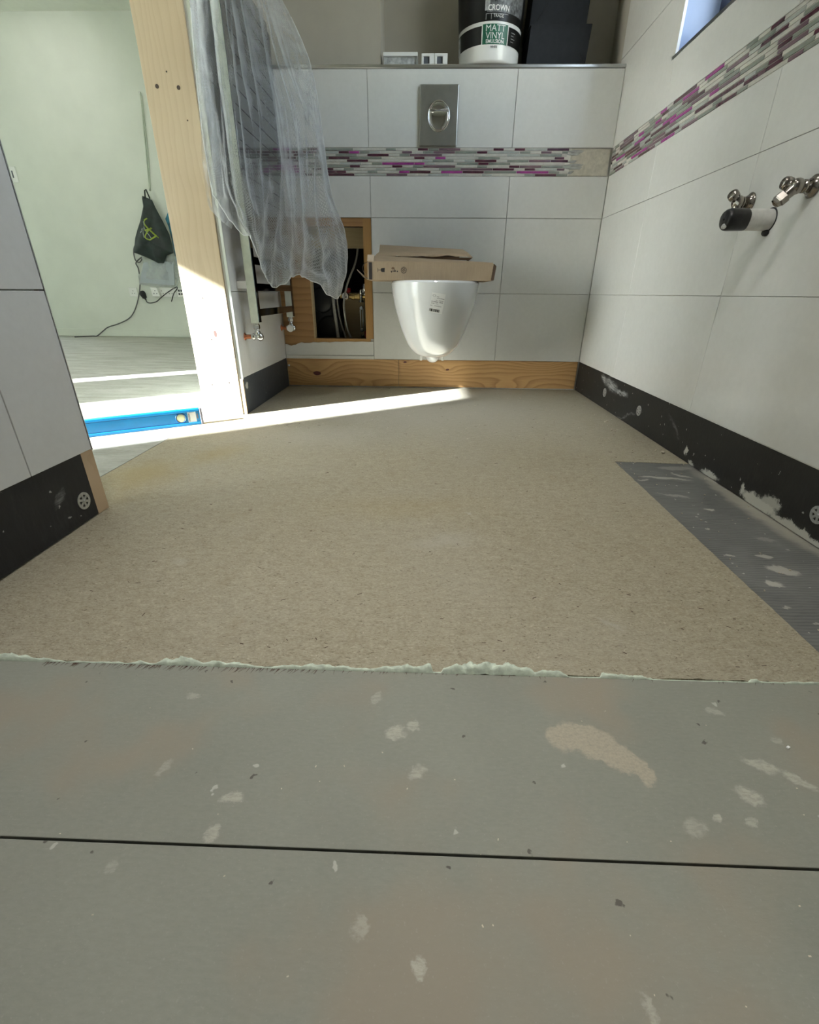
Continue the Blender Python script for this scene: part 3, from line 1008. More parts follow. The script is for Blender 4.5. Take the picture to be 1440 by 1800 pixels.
# ------------------------------------------------------------------ back wall
HX0, HX1, HZ0, HZ1 = XL, -0.2535, 0.2235, 0.7435      # hatch cut-out in the tiling
OX0, OX1, OZ0, OZ1 = -0.549, -0.287, 0.235, 0.712    # opening through its timber
wb = MB()
Y0, Y1 = YB + TT - 0.0005 + 0.0012, 2.47
wb.box(OX1, XR + 0.05, Y0, Y1, 0.0, ZSH - 0.012)
wb.box(-0.75, OX0, Y0, Y1, 0.0, ZSH - 0.012)
wb.box(OX0, OX1, Y0, Y1, 0.0, OZ0)
wb.box(OX0, OX1, Y0, Y1, OZ1, ZSH - 0.012)
wall_back = struct('wall_back', wb, 'grout', 'tiled boxed-in back wall below the ledge')
tiles(wall_back, 'back', [
    (-0.2515, 0.3515, ZS, J1), (0.3515, XR - 0.001, ZS, J1),
    (-0.2515, 0.3515, J1, J2), (0.3515, XR - 0.001, J1, J2),
    (XL + 0.001, -0.2515, J2, ZM0), (-0.2515, 0.3515, J2, ZM0), (0.3515, XR - 0.001, J2, ZM0),
    (XL + 0.001, -0.2545, ZM1, ZSH - 0.013), (-0.2545, 0.350, ZM1, ZSH - 0.013), (0.350, XR - 0.001, ZM1, ZSH - 0.013)])
# the broken remnant under the hatch
rag = [(-0.6965, 0.2060), (-0.6869, 0.2060), (-0.6674, 0.1990), (-0.655, 0.2030), (-0.6439, 0.2036), (-0.632, 0.2105), (-0.6143, 0.2155), (-0.60, 0.2128), (-0.5716, 0.2135), (-0.553, 0.2170), (-0.5286, 0.2159), (-0.50, 0.2185), (-0.4716, 0.2165), (-0.445, 0.2205), (-0.4145, 0.2198), (-0.38, 0.2222), (-0.3435, 0.2206), (-0.31, 0.2225), (-0.28, 0.2212), (-0.2530, 0.2225)]
m = MB().prism([(x, YB, z) for x, z in rag] + [(-0.2530, YB, ZS + 0.0185), (-0.6965, YB, ZS + 0.0165)], (0, TT, 0))
m.build('broken_tile', 'tile', wall_back)['label'] = 'broken tile remnant under the hatch'
m = MB().box(-0.6965, -0.2530, YB + 0.002, YB + TT, ZS + 0.002, ZS + 0.0150)
m.box(-0.6965, -0.2530, YB - 0.001, YB + 0.006, ZS - 0.0005, ZS + 0.0045)
m.build('tile_sliver', 'white_plaster', wall_back)
# mosaic band, its bed, and the bare adhesive at the right end
MB().box(XL + 0.001, 0.60, YB + 0.0022, YB + 0.008, ZM0, ZM1).build('mosaic_bed', 'white_line', wall_back)
MB().box(0.60, XR - 0.008, YB + 0.0035, YB + 0.009, ZM0 + 0.003, ZM1 - 0.002).build('adhesive_patch', 'adhesive', wall_back)
m = MB()
for z, x1 in ((0.985, 0.655), (0.976, 0.64), (0.950, 0.63), (0.928, 0.655), (0.938, 0.66), (0.912, 0.62)):
    m.prism([(0.575, YB + 0.0004, z), (0.62, YB + 0.0004, z + 0.006), (x1, YB + 0.003, z + 0.004), (x1 - 0.01, YB + 0.003, z - 0.004), (0.60, YB + 0.0004, z - 0.004)], (0, 0.004, 0))
m.build('adhesive_smear', 'adhesive_grey', wall_back)
mosaic(wall_back, 'back', XL + 0.002, 0.6, [0.600, 0.588, 0.585, 0.575, 0.592, 0.58, 0.607, 0.582, 0.600, 0.598], 11)
# tile edge trim and ledge
MB().box(XL + 0.001, XR - 0.001, YB - 0.002, YB + 0.010, ZSH - 0.0125, ZSH).build('ledge_trim', 'steel_trim', wall_back, bevel=0.003, seg=3)['label'] = 'silver trim along the ledge'
MB().box(-0.75, XR + 0.05, YB + 0.010, 2.70, ZSH - 0.025, ZSH - 0.001).build('ledge', 'tile', wall_back)

# upper plaster: pier at left, recess behind the ledge
trim_1 = struct('trim_1', MB().box(-0.75, -0.199, 2.452, 2.75, ZSH, CEIL_B), 'plaster', 'taupe plastered pier above the ledge at left')
wall_back_upper = struct('wall_back_upper', MB().box(-0.20, XR + 0.09, 2.655, 2.75, ZSH - 0.03, CEIL_B), 'plaster', 'taupe plastered recess wall behind the ledge')

# hatch timber
hatch = holder('window_2', 'cut-out access hatch with timber frame in the back wall')
hatch.name = 'trim_2'
MB().box(-0.697, OX0, YB + 0.0065, YB + 0.0105, HZ0 - 0.028, HZ1 + 0.001).build('plywood_panel', 'ply_frame', hatch)
MB().box(OX0, OX0 + 0.006, YB + 0.006, YB + 0.045, OZ0, OZ1 - 0.02).build('pale_edge', 'noggin', hatch)
MB().box(OX1 - 0.003, -0.2535, YB + 0.0055, YB + 0.040, OZ0, HZ1).build('side_strip', 'ply_strip', hatch)
MB().box(OX0 - 0.03, OX1, YB + 0.006, YB + 0.045, OZ1, HZ1 + 0.001).build('top_strip', 'ply_frame', hatch)
MB().box(OX0, OX1 + 0.02, YB + 0.004, YB + 0.060, HZ0 - 0.012, OZ0).build('bottom_strip', 'ply_strip', hatch)
m = MB()
m.box(-0.72, 0.0, 2.88, 2.90, 0.0, 1.20)
m.box(-0.74, -0.70, 2.47, 2.90, 0.0, 1.20)
m.box(-0.02, 0.0, 2.47, 2.90, 0.0, 1.20)
m.box(-0.72, 0.0, 2.47, 2.90, 1.18, 1.22)
m.box(-0.72, 0.0, 2.47, 2.90, 0.0, 0.03)
m.build('cavity_lining', 'dark', hatch)
MB().box(-0.65, -0.05, 2.520, 2.555, 0.634, 0.735).build('noggin', 'noggin', hatch)['label'] = 'pale timber across the cavity'
MB().box(-0.44, -0.10, 2.70, 2.72, 0.20, 0.44).build('cavity_board', 'noggin', hatch)

# ------------------------------------------------------------------ right wall
WY0, WY1, WZ0, WZ1 = 1.15, 1.977, 1.1215, 2.05      # window opening
wr = MB()
X0, X1 = XR + TT - 0.0005 + 0.0012, 0.99
wr.box(X0, X1, -1.50, 2.66, 0.0, WZ0)
wr.box(X0, X1, -1.50, 2.66, WZ1, CEIL_B)
wr.box(X0, X1, -1.50, WY0, WZ0, WZ1)
wr.box(X0, X1, WY1, 2.66, WZ0, WZ1)
wall_right = struct('wall_right', wr, 'grout_pale', 'cream tiled right wall with a mosaic band')
rows = [(ZS, J1), (J1, J2), (J2, ZM0)]
cols = [(-1.49, -0.453), (-0.453, 0.150), (0.150, 0.753), (0.753, 1.356), (1.356, 1.959), (1.959, YB - 0.0005)]
sp_ = [(a, b, z0, z1) for z0, z1 in rows for a, b in cols]
sp_ += [(a, b, ZM1, WZ0) for a, b in cols[:-1]] + [(1.959, 2.492, ZM1, 1.2995)]
sp_ += [(WY1, 2.492, 1.2995, 1.6025), (WY1, 2.492, 1.6025, 1.9055), (WY1, 2.492, 1.9055, CEIL_B)]
sp_ += [(a, b, z0, z1) for a, b in ((-1.49, -0.453), (-0.453, 0.150), (0.150, WY0)) for z0, z1 in ((WZ0, 1.2995), (1.2995, 1.6025), (1.6025, 1.9055), (1.9055, CEIL_B))]
sp_ += [(WY0, WY1, WZ1, CEIL_B)]
tiles(wall_right, 'right', sp_, g=0.0006)
MB().box(XR + 0.0022, XR + 0.008, -1.49, YB - 0.001, ZM0, ZM1).build('mosaic_bed', 'white_line', wall_right)
mosaic(wall_right, 'right', 0.90, YB - 0.004, None, 5)
MB().box(XR + 0.004, XR + 0.012, YB + 0.045, 2.655, ZSH, CEIL_B).build('recess_return', 'plaster', wall_right)
# window: reveals with blue sky light in their colour, dark frame, pane
window_1 = holder('window_1', 'window in the right wall, its reveal tinted with sky light')
m = MB()
m.box(XR + 0.001, 0.985, WY1 - 0.003, WY1 + 0.001, WZ0, WZ1)
m.box(XR + 0.001, 0.985, WY0, WY0 + 0.003, WZ0, WZ1)
m.box(XR + 0.001, 0.985, WY0, WY1, WZ1 - 0.003, WZ1)
m.build('reveal', 'reveal', window_1)
MB().box(XR - 0.001, 0.985, WY0, WY1, WZ0 - 0.001, WZ0 + 0.008).build('sill', 'steel_trim', window_1)
m = MB()
fx0, fx1 = 0.885, 0.945
m.box(fx0, fx1, WY1 - 0.063, WY1 - 0.003, WZ0 + 0.008, WZ1)
m.box(fx0, fx1, WY0, WY0 + 0.06, WZ0 + 0.008, WZ1)
m.box(fx0, fx1, WY0, WY1, WZ0 + 0.008, WZ0 + 0.065)
m.box(fx0, fx1, WY0, WY1, WZ1 - 0.06, WZ1)
m.build('window_frame', 'anthracite', window_1, bevel=0.003)
MB().box(0.912, 0.918, WY0 + 0.05, WY1 - 0.055, WZ0 + 0.06, WZ1 - 0.05).build('pane', 'pane', window_1)

# ------------------------------------------------------------------ partition with doorway (left)
wl = MB()
wl.box(PX0 + 0.006, XL - TT - 0.0009, 1.825, YF + 0.1, 0.0, CEIL_H)
wall_left = struct('wall_left', wl, 'plaster_green', 'tiled left wall behind the towel radiator')
tiles(wall_left, 'left', [(1.812, YB + 0.002, ZS, J1), (1.812, YB + 0.002, J1, J2), (1.812, YB + 0.002, J2, 1.048), (1.812, YB + 0.002, 1.048, 1.351), (1.812, YB + 0.002, 1.351, 1.654), (1.812, YB + 0.002, 1.654, 2.40)])
wall_left_front = struct('wall_left_front', MB().box(PX0 + 0.006, XL - TT - 0.0009, -1.50, YD0 - 0.012, 0.0, CEIL_H), 'plaster_green', 'tiled stub wall left of the doorway')
colsf = [(-1.05, -0.449), (-0.449, 0.150), (0.150, 0.7505), (0.7505, YD0)]
tiles(wall_left_front, 'left', [(a, b, z0, z1) for z0, z1 in ((ZS, J1), (J1, J2), (J2, 1.048), (1.048, 1.351), (1.351, 1.654), (1.654, 2.40)) for a, b in colsf], g=0.0011)
MB().box(XL - 0.010, XL + 0.0008, YD0, YD0 + 0.0018, ZS - 0.001, 2.40).build('edge_trim', 'steel_trim', wall_left_front)
MB().box(PX0, XL - 0.0096, YD0 - 0.0118, YD0, 0.0, 2.10).build('doorway_lining', 'pine_post', wall_left_front)
head_ = MB().box(PX0, XL, YD0, YD1, 2.10, CEIL_H)
struct('wall_left_header', head_, 'white_plaster', 'wall above the doorway')

# bright pine post at the doorway
trim_3 = holder('trim_3', 'raw pine door lining beside the towel radiator')
post = MB().box(PX0, PX1, YD1, YD1 + 0.026, 0.0, 2.10)
post.build('lining_board', 'pine_post', trim_3, bevel=0.0015)
MB().box(PX1 + 0.0005, XL - TT, YD1 + 0.006, YD1 + 0.026, 0.0, 2.10).build('wallboard_edge', 'white_plaster', trim_3)
MB().box(XL - TT, XL + 0.0012, YD1 + 0.0075, YD1 + 0.0105, ZS - 0.004, 2.10).build('edge_trim', 'steel_trim', trim_3)['label'] = 'bright metal tile trim'
MB().box(XL - TT - 0.003, XL - 0.0015, YD1 + 0.004, YD1 + 0.013, 0.0, ZS - 0.003).build('board_edge', 'pine_stub', trim_3)
hm = MB().lathe((0, 0, 0), (0, -1, 0), [(0, 0.0055), (0.0006, 0.0055), (0.0006, 0.0042)], 14)
hole_me = hm.mesh('screw_hole')
hole_me.materials.append(MT['hole'])
for x, z, s_ in ((-0.832, 1.005, 1.0), (-0.766, 1.002, 1.0), (-0.793, 0.280, 0.55), (-0.820, 0.115, 0.55), (-0.752, 0.123, 0.6), (-0.754, 0.923, 0.4), (-0.795, 1.039, 0.4), (-0.80, 0.42, 0.45)):
    piece('screw_hole', hole_me, trim_3, (x, YD1, z), scale=(s_, 1, s_))

# stub end batten
trim_4 = struct('trim_4', MB().box(XL - 0.060, XL - 0.006, YD0 - 0.029, YD0 + 0.008, 0.0, ZS), 'pine_stub', 'pine batten end under the stub wall tiles', bevel=0.001)

# ------------------------------------------------------------------ upstands
def washer_mesh():
    m = MB()
    ring = 30
    for ra, rb in ((0.0125, 0.018), (0.0, 0.0062)):
        for k in range(ring):
            a0, a1 = 2 * math.pi * k / ring, 2 * math.pi * (k + 1) / ring
            q = [(rb * math.cos(a0), rb * math.sin(a0)), (rb * math.cos(a1), rb * math.sin(a1)), (ra * math.cos(a1), ra * math.sin(a1)), (ra * math.cos(a0), ra * math.sin(a0))]
            vs = [(x, y, z) for z in (0, 0.0012) for x, y in q]
            m.add(vs, [(4, 5, 6, 7), (0, 1, 5, 4), (2, 3, 7, 6)])
    for k in range(6):
        a = math.pi / 3 * k
        R = Matrix.Rotation(a, 3, 'Z')
        m.obox(R @ Vector((0.0095, 0, 0.0006)), (0.0075, 0.0052, 0.0012), R)
    m.lathe((0, 0, 0.001), (0, 0, 1), [(0, 0.0036), (0.0012, 0.0030), (0.0014, 0.001)], 12)
    me = m.mesh('fixing_washer')
    me.materials.append(MT['zinc'])
    return me


wme = washer_mesh()
baseboard_right = struct('baseboard_right', MB().box(XR + 0.003, XR + 0.009, -1.49, YB + 0.004, 0.001, ZS - 0.0005), 'upstand_right', 'black upstand board along the right wall')
MB().box(XR + 0.0015, XR + 0.006, 0.0, 2.0, ZS - 0.0012, ZS + 0.0018).build('white_bead', 'white_gloss', baseboard_right)
for y, z in ((0.8345, 0.058), (1.675, 0.0675), (2.024, 0.065), (0.30, 0.06)):
    piece('fixing_washer', wme, baseboard_right, (XR + 0.003, y, z), (rad(90), random.uniform(0, 1), rad(-90)))
baseboard_left = struct('baseboard_left', MB().box(XL - 0.009, XL - 0.002, YD1 + 0.0135, YB + 0.004, 0.001, ZS - 0.0005), 'upstand_left', 'charcoal upstand board under the towel radiator')
baseboard_left_front = struct('baseboard_left_front', MB().box(XL - 0.012, XL - 0.005, -1.49, YD0 - 0.0295, 0.003, ZS - 0.0005), 'upstand_front', 'black upstand board under the stub wall')
piece('fixing_washer', wme, baseboard_left_front, (XL - 0.005, 0.8555, 0.046), (rad(90), 0.4, rad(90)))
baseboard_back = holder('baseboard_back', 'amber pine board with knots along the foot of the back wall')
MB().box(-0.6970, -0.1305, YB + 0.003, YB + 0.0095, 0.006, ZS - 0.001).build('pine_board', 'pine_base', baseboard_back, bevel=0.001)
MB().box(-0.1293, XR - 0.004, YB + 0.003, YB + 0.0095, 0.006, ZS - 0.001).build('pine_board', 'pine_base', baseboard_back, bevel=0.001)
MB().lathe((-0.689, YB + 0.003, 0.104), (0, -1, 0), [(0, 0.0055), (0.003, 0.0055), (0.0045, 0.003)], 14).build('screw_cap', 'white_gloss', baseboard_back)

# ------------------------------------------------------------------ rest of the shell
wall_front = struct('wall_front', MB().box(-0.9, 1.0, -1.62, -1.50, 0.0, CEIL_B), 'tile', 'wall behind the camera')
ceil = struct('ceiling', MB().box(XL - 0.02, 1.0, -1.62, 2.76, CEIL_B, CEIL_B + 0.2), 'ceiling')
ceil_h = struct('ceiling_hall', MB().box(HX - 0.2, XL - 0.02, -1.9, 5.3, CEIL_H, CEIL_H + 0.15), 'ceiling', 'hall ceiling')
m = MB()
m.box(-3.92, PX0 + 0.02, YF, YF + 0.15, 0.0, CEIL_H)
m.box(HX - 0.2, -4.57, YF, YF + 0.15, 0.0, CEIL_H)
m.box(-4.57, -3.92, YF, YF + 0.15, 2.35, CEIL_H)
m.box(-4.57, -3.92, YF, YF + 0.15, 0.0, 0.30)
wall_hall = struct('wall_hall_back', m, 'plaster_green', 'pale green far wall of the hall')
added_window = holder('added_window', 'added hall window, unseen behind the stub wall')
MB().box(-4.57, -3.92, YF + 0.07, YF + 0.076, 0.30, 2.35).build('pane', 'pane', added_window)  # window added out of sight to bring more sky light into the hall
MB().box(-3.95, PX0, YF - 0.010, YF + 0.002, 0.004, 0.074).build('skirting', 'plaster_green', wall_hall, bevel=0.003)
wall_hall_front = struct('wall_hall_front', MB().box(HX - 0.2, PX0 + 0.01, -1.85, -1.70, 0.0, CEIL_H), 'plaster_green')
# window wall of the hall: one glazed door and one narrow light beside it (they make the sun's two bands)
DA0, DA1, DB0, DB1, DH = -1.310, -0.235, 0.375, 0.670, 2.435
mw = MB()
mw.box(HX - 0.2, HX, -1.85, DA0, 0.0, CEIL_H)
mw.box(HX - 0.2, HX, DA1, DB0, 0.0, CEIL_H)
mw.box(HX - 0.2, HX, DB1, YF + 0.15, 0.0, CEIL_H)
mw.box(HX - 0.2, HX, -1.85, YF, DH, CEIL_H)
wall_hall_left = struct('wall_hall_left', mw, 'plaster_green', 'window wall of the hall')
door_1 = holder('door_1', 'glazed hall door that lets the sun in')
m = MB()
for y0, y1 in ((DA0 - 0.05, DA0), (DA1, DA1 + 0.05)):
    m.box(HX - 0.10, HX - 0.03, y0, y1, 0.0, DH)
m.build('frame', 'white_gloss', door_1)
MB().box(HX - 0.07, HX - 0.064, DA0, DA1, 0.0, DH).build('pane', 'pane', door_1)
window_2 = holder('window_2', 'narrow side light beside the hall door')
MB().box(HX - 0.07, HX - 0.064, DB0, DB1, 0.0, DH).build('pane', 'pane', window_2)
struct('ground', MB().box(-30, HX - 0.2, -20, 25, -0.5, -0.08), 'paving', 'paving outside the hall')

# ------------------------------------------------------------------ outlines of soft things (metres)
WRAP=[[(-0.6489,1.735,1.367),(-0.6464,1.79,1.402),(-0.638,1.84,1.433),(-0.6298,1.875,1.451),(-0.624,1.92,1.475),(-0.6155,1.97,1.502),(-0.6088,2.03,1.534),(-0.6132,2.09,1.566),(-0.6269,2.14,1.58)],
[(-0.6674,1.735,1.168),(-0.659,1.79,1.191),(-0.6438,1.84,1.211),(-0.6218,1.875,1.226),(-0.6017,1.92,1.244),(-0.5779,1.97,1.265),(-0.5549,2.03,1.29),(-0.5295,2.09,1.315),(-0.5053,2.14,1.335)],
[(-0.6789,1.735,1.043),(-0.6669,1.79,1.058),(-0.6474,1.84,1.073),(-0.6168,1.875,1.085),(-0.5878,1.92,1.1),(-0.5544,1.97,1.117),(-0.5212,2.03,1.137),(-0.4772,2.09,1.158),(-0.4292,2.14,1.182)],
[(-0.6854,1.735,0.9214),(-0.6675,1.79,0.9296),(-0.6435,1.84,0.9361),(-0.6078,1.875,0.9426),(-0.5711,1.92,0.953),(-0.5294,1.97,0.9663),(-0.4851,2.03,0.9838),(-0.4373,2.09,1.003),(-0.4008,2.14,1.025)],
[(-0.687,1.735,0.7994),(-0.6678,1.79,0.7703),(-0.6441,1.84,0.756),(-0.6089,1.875,0.7378),(-0.5741,1.92,0.7366),(-0.529,1.97,0.7445),(-0.4812,2.03,0.7539),(-0.4313,2.09,0.7723),(-0.3775,2.14,0.8044)],
[(-0.6842,1.735,0.7453),(-0.6503,1.79,0.6816),(-0.6292,1.84,0.662),(-0.6003,1.875,0.6113),(-0.5816,1.92,0.5795),(-0.5326,1.97,0.5983),(-0.4781,2.03,0.6034),(-0.3987,2.09,0.5831),(-0.3199,2.14,0.6271)],
[(-0.6841,1.735,0.7154),(-0.6386,1.79,0.6331),(-0.6141,1.84,0.6012),(-0.5917,1.875,0.5037),(-0.5754,1.92,0.4557),(-0.5268,1.97,0.49),(-0.4662,2.03,0.486),(-0.3771,2.09,0.4164),(-0.3392,2.14,0.4788)]]
FLAP=[[(-0.6875,1.755,1.02),(-0.693,1.8,1.035),(-0.6941,1.835,1.046)],
[(-0.6972,1.755,0.9065),(-0.6899,1.8,0.9184),(-0.6704,1.835,0.9276)],
[(-0.7109,1.755,0.786),(-0.6926,1.8,0.7797),(-0.6691,1.835,0.7676)],
[(-0.711,1.755,0.6953),(-0.6904,1.8,0.6828),(-0.6667,1.835,0.6744)],
[(-0.7,1.755,0.6735),(-0.6881,1.8,0.6504),(-0.6748,1.835,0.6361)]]
BAG=[(-2.627,1.229),(-2.619,1.185),(-2.693,1.034),(-2.738,0.9638),(-2.778,0.8927),(-2.822,0.772),(-2.725,0.7384),(-2.635,0.6996),(-2.605,0.6825),(-2.55,0.6829),(-2.505,0.7496),(-2.435,0.7695),(-2.436,0.8468),(-2.442,0.9229),(-2.484,1.035),(-2.526,1.138),(-2.545,1.198),(-2.58,1.212)]
HANDLE=[(-2.603,1.207),(-2.593,1.269),(-2.58,1.278),(-2.559,1.207)]
BLUE=[(-2.449,1.117),(-2.49,1.058),(-2.472,0.9884),(-2.465,0.8943),(-2.463,0.7984),(-2.469,0.6908),(-2.386,0.6518),(-2.328,0.7992),(-2.317,0.9892),(-2.376,1.104)]
CLEAR=[(-2.783,0.782),(-2.781,0.6491),(-2.857,0.5732),(-2.864,0.4967),(-2.683,0.4776),(-2.487,0.4688),(-2.425,0.6015),(-2.383,0.7503),(-2.501,0.7788),(-2.638,0.7974)]
SLATE=[(-2.766,0.6889),(-2.849,0.5122),(-2.5,0.4893),(-2.467,0.7007)]
LOOP=[(-2.722,0.8691),(-2.78,0.864),(-2.825,0.8398),(-2.854,0.7913),(-2.86,0.7228),(-2.839,0.6934),(-2.809,0.6985),(-2.782,0.738)]
CORD=[(-2.857,0.6883),(-2.846,0.6386),(-2.852,0.5479),(-2.864,0.4967),(-2.901,0.3928),(-2.976,0.2597),(-3.062,0.1778),(-3.184,0.1274),(-3.302,0.0931),(-3.368,0.0535),(-3.441,0.008)]
PLUGCORD=[(-2.821,0.362),(-2.809,0.3357),(-2.776,0.3281),(-2.714,0.3418),(-2.665,0.3738),(-2.609,0.4161),(-2.523,0.4634)]
PLUGCORD2=[(-2.518,0.4634),(-2.491,0.4791),(-2.49,0.4585),(-2.533,0.4167),(-2.572,0.3431)]
SCRAWL1=[(-2.589,1.044),(-2.607,1.025),(-2.608,0.9971),(-2.593,0.9692),(-2.571,0.9411),(-2.545,0.9081),(-2.522,0.8893)]
SCRAWL2=[(-2.565,0.9693),(-2.601,0.9315),(-2.627,0.8935),(-2.609,0.8745),(-2.575,0.8747),(-2.539,0.9129)]
SCRAWL3=[(-2.62,0.9455),(-2.597,0.9504),(-2.566,0.9646)]
SCRAWL4=[(-2.695,1.029),(-2.669,0.95),(-2.629,0.8839)]
SCRAWL5=[(-2.701,1.025),(-2.697,0.9499),(-2.695,0.8883)]
SCRAWL6=[(-2.734,0.9591),(-2.721,0.9638),(-2.72,0.945),(-2.735,0.9308),(-2.743,0.9449)]
STRING=[(-2.5,1.987),(-2.508,1.902),(-2.527,1.765),(-2.547,1.594),(-2.57,1.413),(-2.586,1.278)]
STRING2=[(-2.495,1.968),(-2.507,1.824),(-2.525,1.643),(-2.554,1.435),(-2.58,1.278)]

# ------------------------------------------------------------------ wall-hung toilet
TX, TB = 0.038, YB - 0.0015
LEV = [  # z, half width, front y
    (0.4855, 0.1790, 1.889), (0.4800, 0.1828, 1.8845), (0.4740, 0.1832, 1.8840), (0.4300, 0.1775, 1.893), (0.3830, 0.1690, 1.914), (0.3350, 0.1560, 1.943),
    (0.2920, 0.1420, 1.977), (0.2560, 0.1275, 2.014), (0.2250, 0.1130, 2.057), (0.2050, 0.0985, 2.095), (0.1910, 0.0850, 2.130), (0.1815, 0.0700, 2.168), (0.1765, 0.0520, 2.205)]
NP = 64


def pan_ring(z, w, yf, back=None, e=2.25):
    back = TB if back is None else back
    L = min(0.30, (back - yf) * 0.62)
    yc = yf + L
    pts = [(TX - w, back, z), (TX - w, back + (yc - back) * 0.5, z)]
    for k in range(NP + 1):
        a = math.pi * k / NP
        cx, sy = math.cos(a), math.sin(a)
        pts.append((TX - w * math.copysign(abs(cx) ** (2 / e), cx), yc - L * abs(sy) ** (2 / e), z))
    pts += [(TX + w, back + (yc - back) * 0.5, z), (TX + w, back, z)]
    return pts


toilet = thing('toilet', 'white wall-hung toilet pan with rounded front fixed to the tiled back wall', 'toilet', (TX, TB, 0.17))
m = MB()
prof = []
for i in range(49):
    t = (len(LEV) - 1) * i / 48
    prof.append(tuple(spline([l[j] for l in LEV], t) for j in range(3)))
m.grid([pan_ring(*p) for p in prof], closed=True, flip=False)
inner = [pan_ring(0.4855, 0.1790, 1.889), pan_ring(0.4860, 0.165, 1.905, TB - 0.02), pan_ring(0.4835, 0.140, 1.930, TB - 0.13), pan_ring(0.44, 0.132, 1.945, TB - 0.14), pan_ring(0.33, 0.085, 2.02, TB - 0.18), pan_ring(0.27, 0.04, 2.09, TB - 0.22)]
m.grid(inner, closed=True, flip=True)
bot = pan_ring(*prof[-1])
m.add(bot, [tuple(range(len(bot)))], True)
nb = [r[0] for r in [pan_ring(*p) for p in prof]] + [r[-1] for r in reversed([pan_ring(*p) for p in prof])]
m.add(nb, [tuple(range(len(nb)))])
m.add(inner[-1], [tuple(reversed(range(len(inner[-1]))))], True)
bowl = m.build('bowl', 'ceramic', toilet, recalc=True)
m = MB()
m.ball((TX + 0.001, 2.325, 0.176), (0.036, 0.075, 0.036), 28, 14)
m.build('trap_bulge', 'ceramic', toilet)
for x in (TX - 0.054, TX + 0.050):
    MB().cyl((x, 2.315, 0.186), (x, 2.315, 0.150), 0.0058, 14).build('fixing_sleeve', 'white_gloss', toilet)


def pan_point(u, z, out=0.0):
    """Point on the pan's front at sideways offset u from its middle, height z."""
    zs = [p[0] for p in prof]
    k = min(range(len(prof) - 1), key=lambda i: abs((zs[i] + zs[i + 1]) / 2 - z))
    a, b = prof[k], prof[k + 1]
    t = (z - a[0]) / (b[0] - a[0])
    w, yf = a[1] + (b[1] - a[1]) * t, a[2] + (b[2] - a[2]) * t
    L = min(0.30, (TB - yf) * 0.62)
    sx = min(0.999, abs(u) / w)
    s_ = (1 - sx ** 2.25) ** (1 / 2.25)
    return Vector((TX + u, yf + L - L * s_ - out, z))


def on_pan(mb, u0, z0, u1, z1, cu, cz, rot, out):
    n = 4
    u0, z0, u1, z1 = (1.5 * q for q in (u0, z0, u1, z1))
    ca, sa = math.cos(rot), math.sin(rot)
    rows_ = []
    for i in range(n + 1):
        r = []
        for k in range(n + 1):
            u, z = u0 + (u1 - u0) * k / n, z0 + (z1 - z0) * i / n
            r.append(pan_point(cu + u * ca - z * sa, cz + u * sa + z * ca, out))
        rows_.append(r)
    mb.grid(rows_)


m = MB()
on_pan(m, -0.017, -0.023, 0.017, 0.023, 0.006, 0.408, -0.16, 0.0006)
lab = m.build('barcode_label', 'label', toilet)
m = MB()
rb = random.Random(3)


def lb(u0, z0, u1, z1):
    on_pan(m, u0, z0, u1, z1, 0.006, 0.408, -0.16, 0.0011)


u = -0.0165
while u < 0.0085:
    w_ = rb.choice((0.0006, 0.0011, 0.0018, 0.0026))
    lb(u, -0.0205, min(u + w_, 0.009), -0.0140)
    u += w_ + rb.choice((0.0005, 0.0008, 0.0012))
m.build('barcode', 'ink', lab).location = (0, 0, 0)
m = MB()
for z, spans in ((0.0150, ((-0.004, 0.002),)), (0.0116, ((-0.003, 0.016),)), (0.0066, ((-0.005, -0.001), (0.003, 0.010), (0.011, 0.015))), (0.0028, ((-0.015, -0.012), (-0.010, 0.002), (0.005, 0.009), (0.010, 0.014))), (-0.0014, ((-0.015, -0.006), (-0.004, 0.003))), (-0.0064, ((-0.016, -0.011), (-0.006, 0.012)))):
    for a, b in spans:
        x = a
        while x < b:
            l = min(rb.uniform(0.0008, 0.0028), b - x)
            lb(x, z - 0.0006 - 0.0004 * (z == 0.0028), x + l, z + 0.0006 + 0.0004 * (z == 0.0028))
            x += l + 0.0005
for k in range(18):
    a0, a1 = 2 * math.pi * k / 18, 2 * math.pi * (k + 1) / 18
    ca, sa = math.cos(-0.16), math.sin(-0.16)
    q = []
    for rr, a in ((1.0, a0), (1.0, a1), (0.78, a1), (0.78, a0)):
        u, z = 1.5 * (-0.0105 + 0.0042 * rr * math.cos(a)), 1.5 * (0.0165 + 0.0022 * rr * math.sin(a))
        q.append(pan_point(0.006 + u * ca - z * sa, 0.408 + u * sa + z * ca, 0.0011))
    m.add(q, [(0, 1, 2, 3)])
m.build('label_print', 'grey_ink', lab).location = (0, 0, 0)

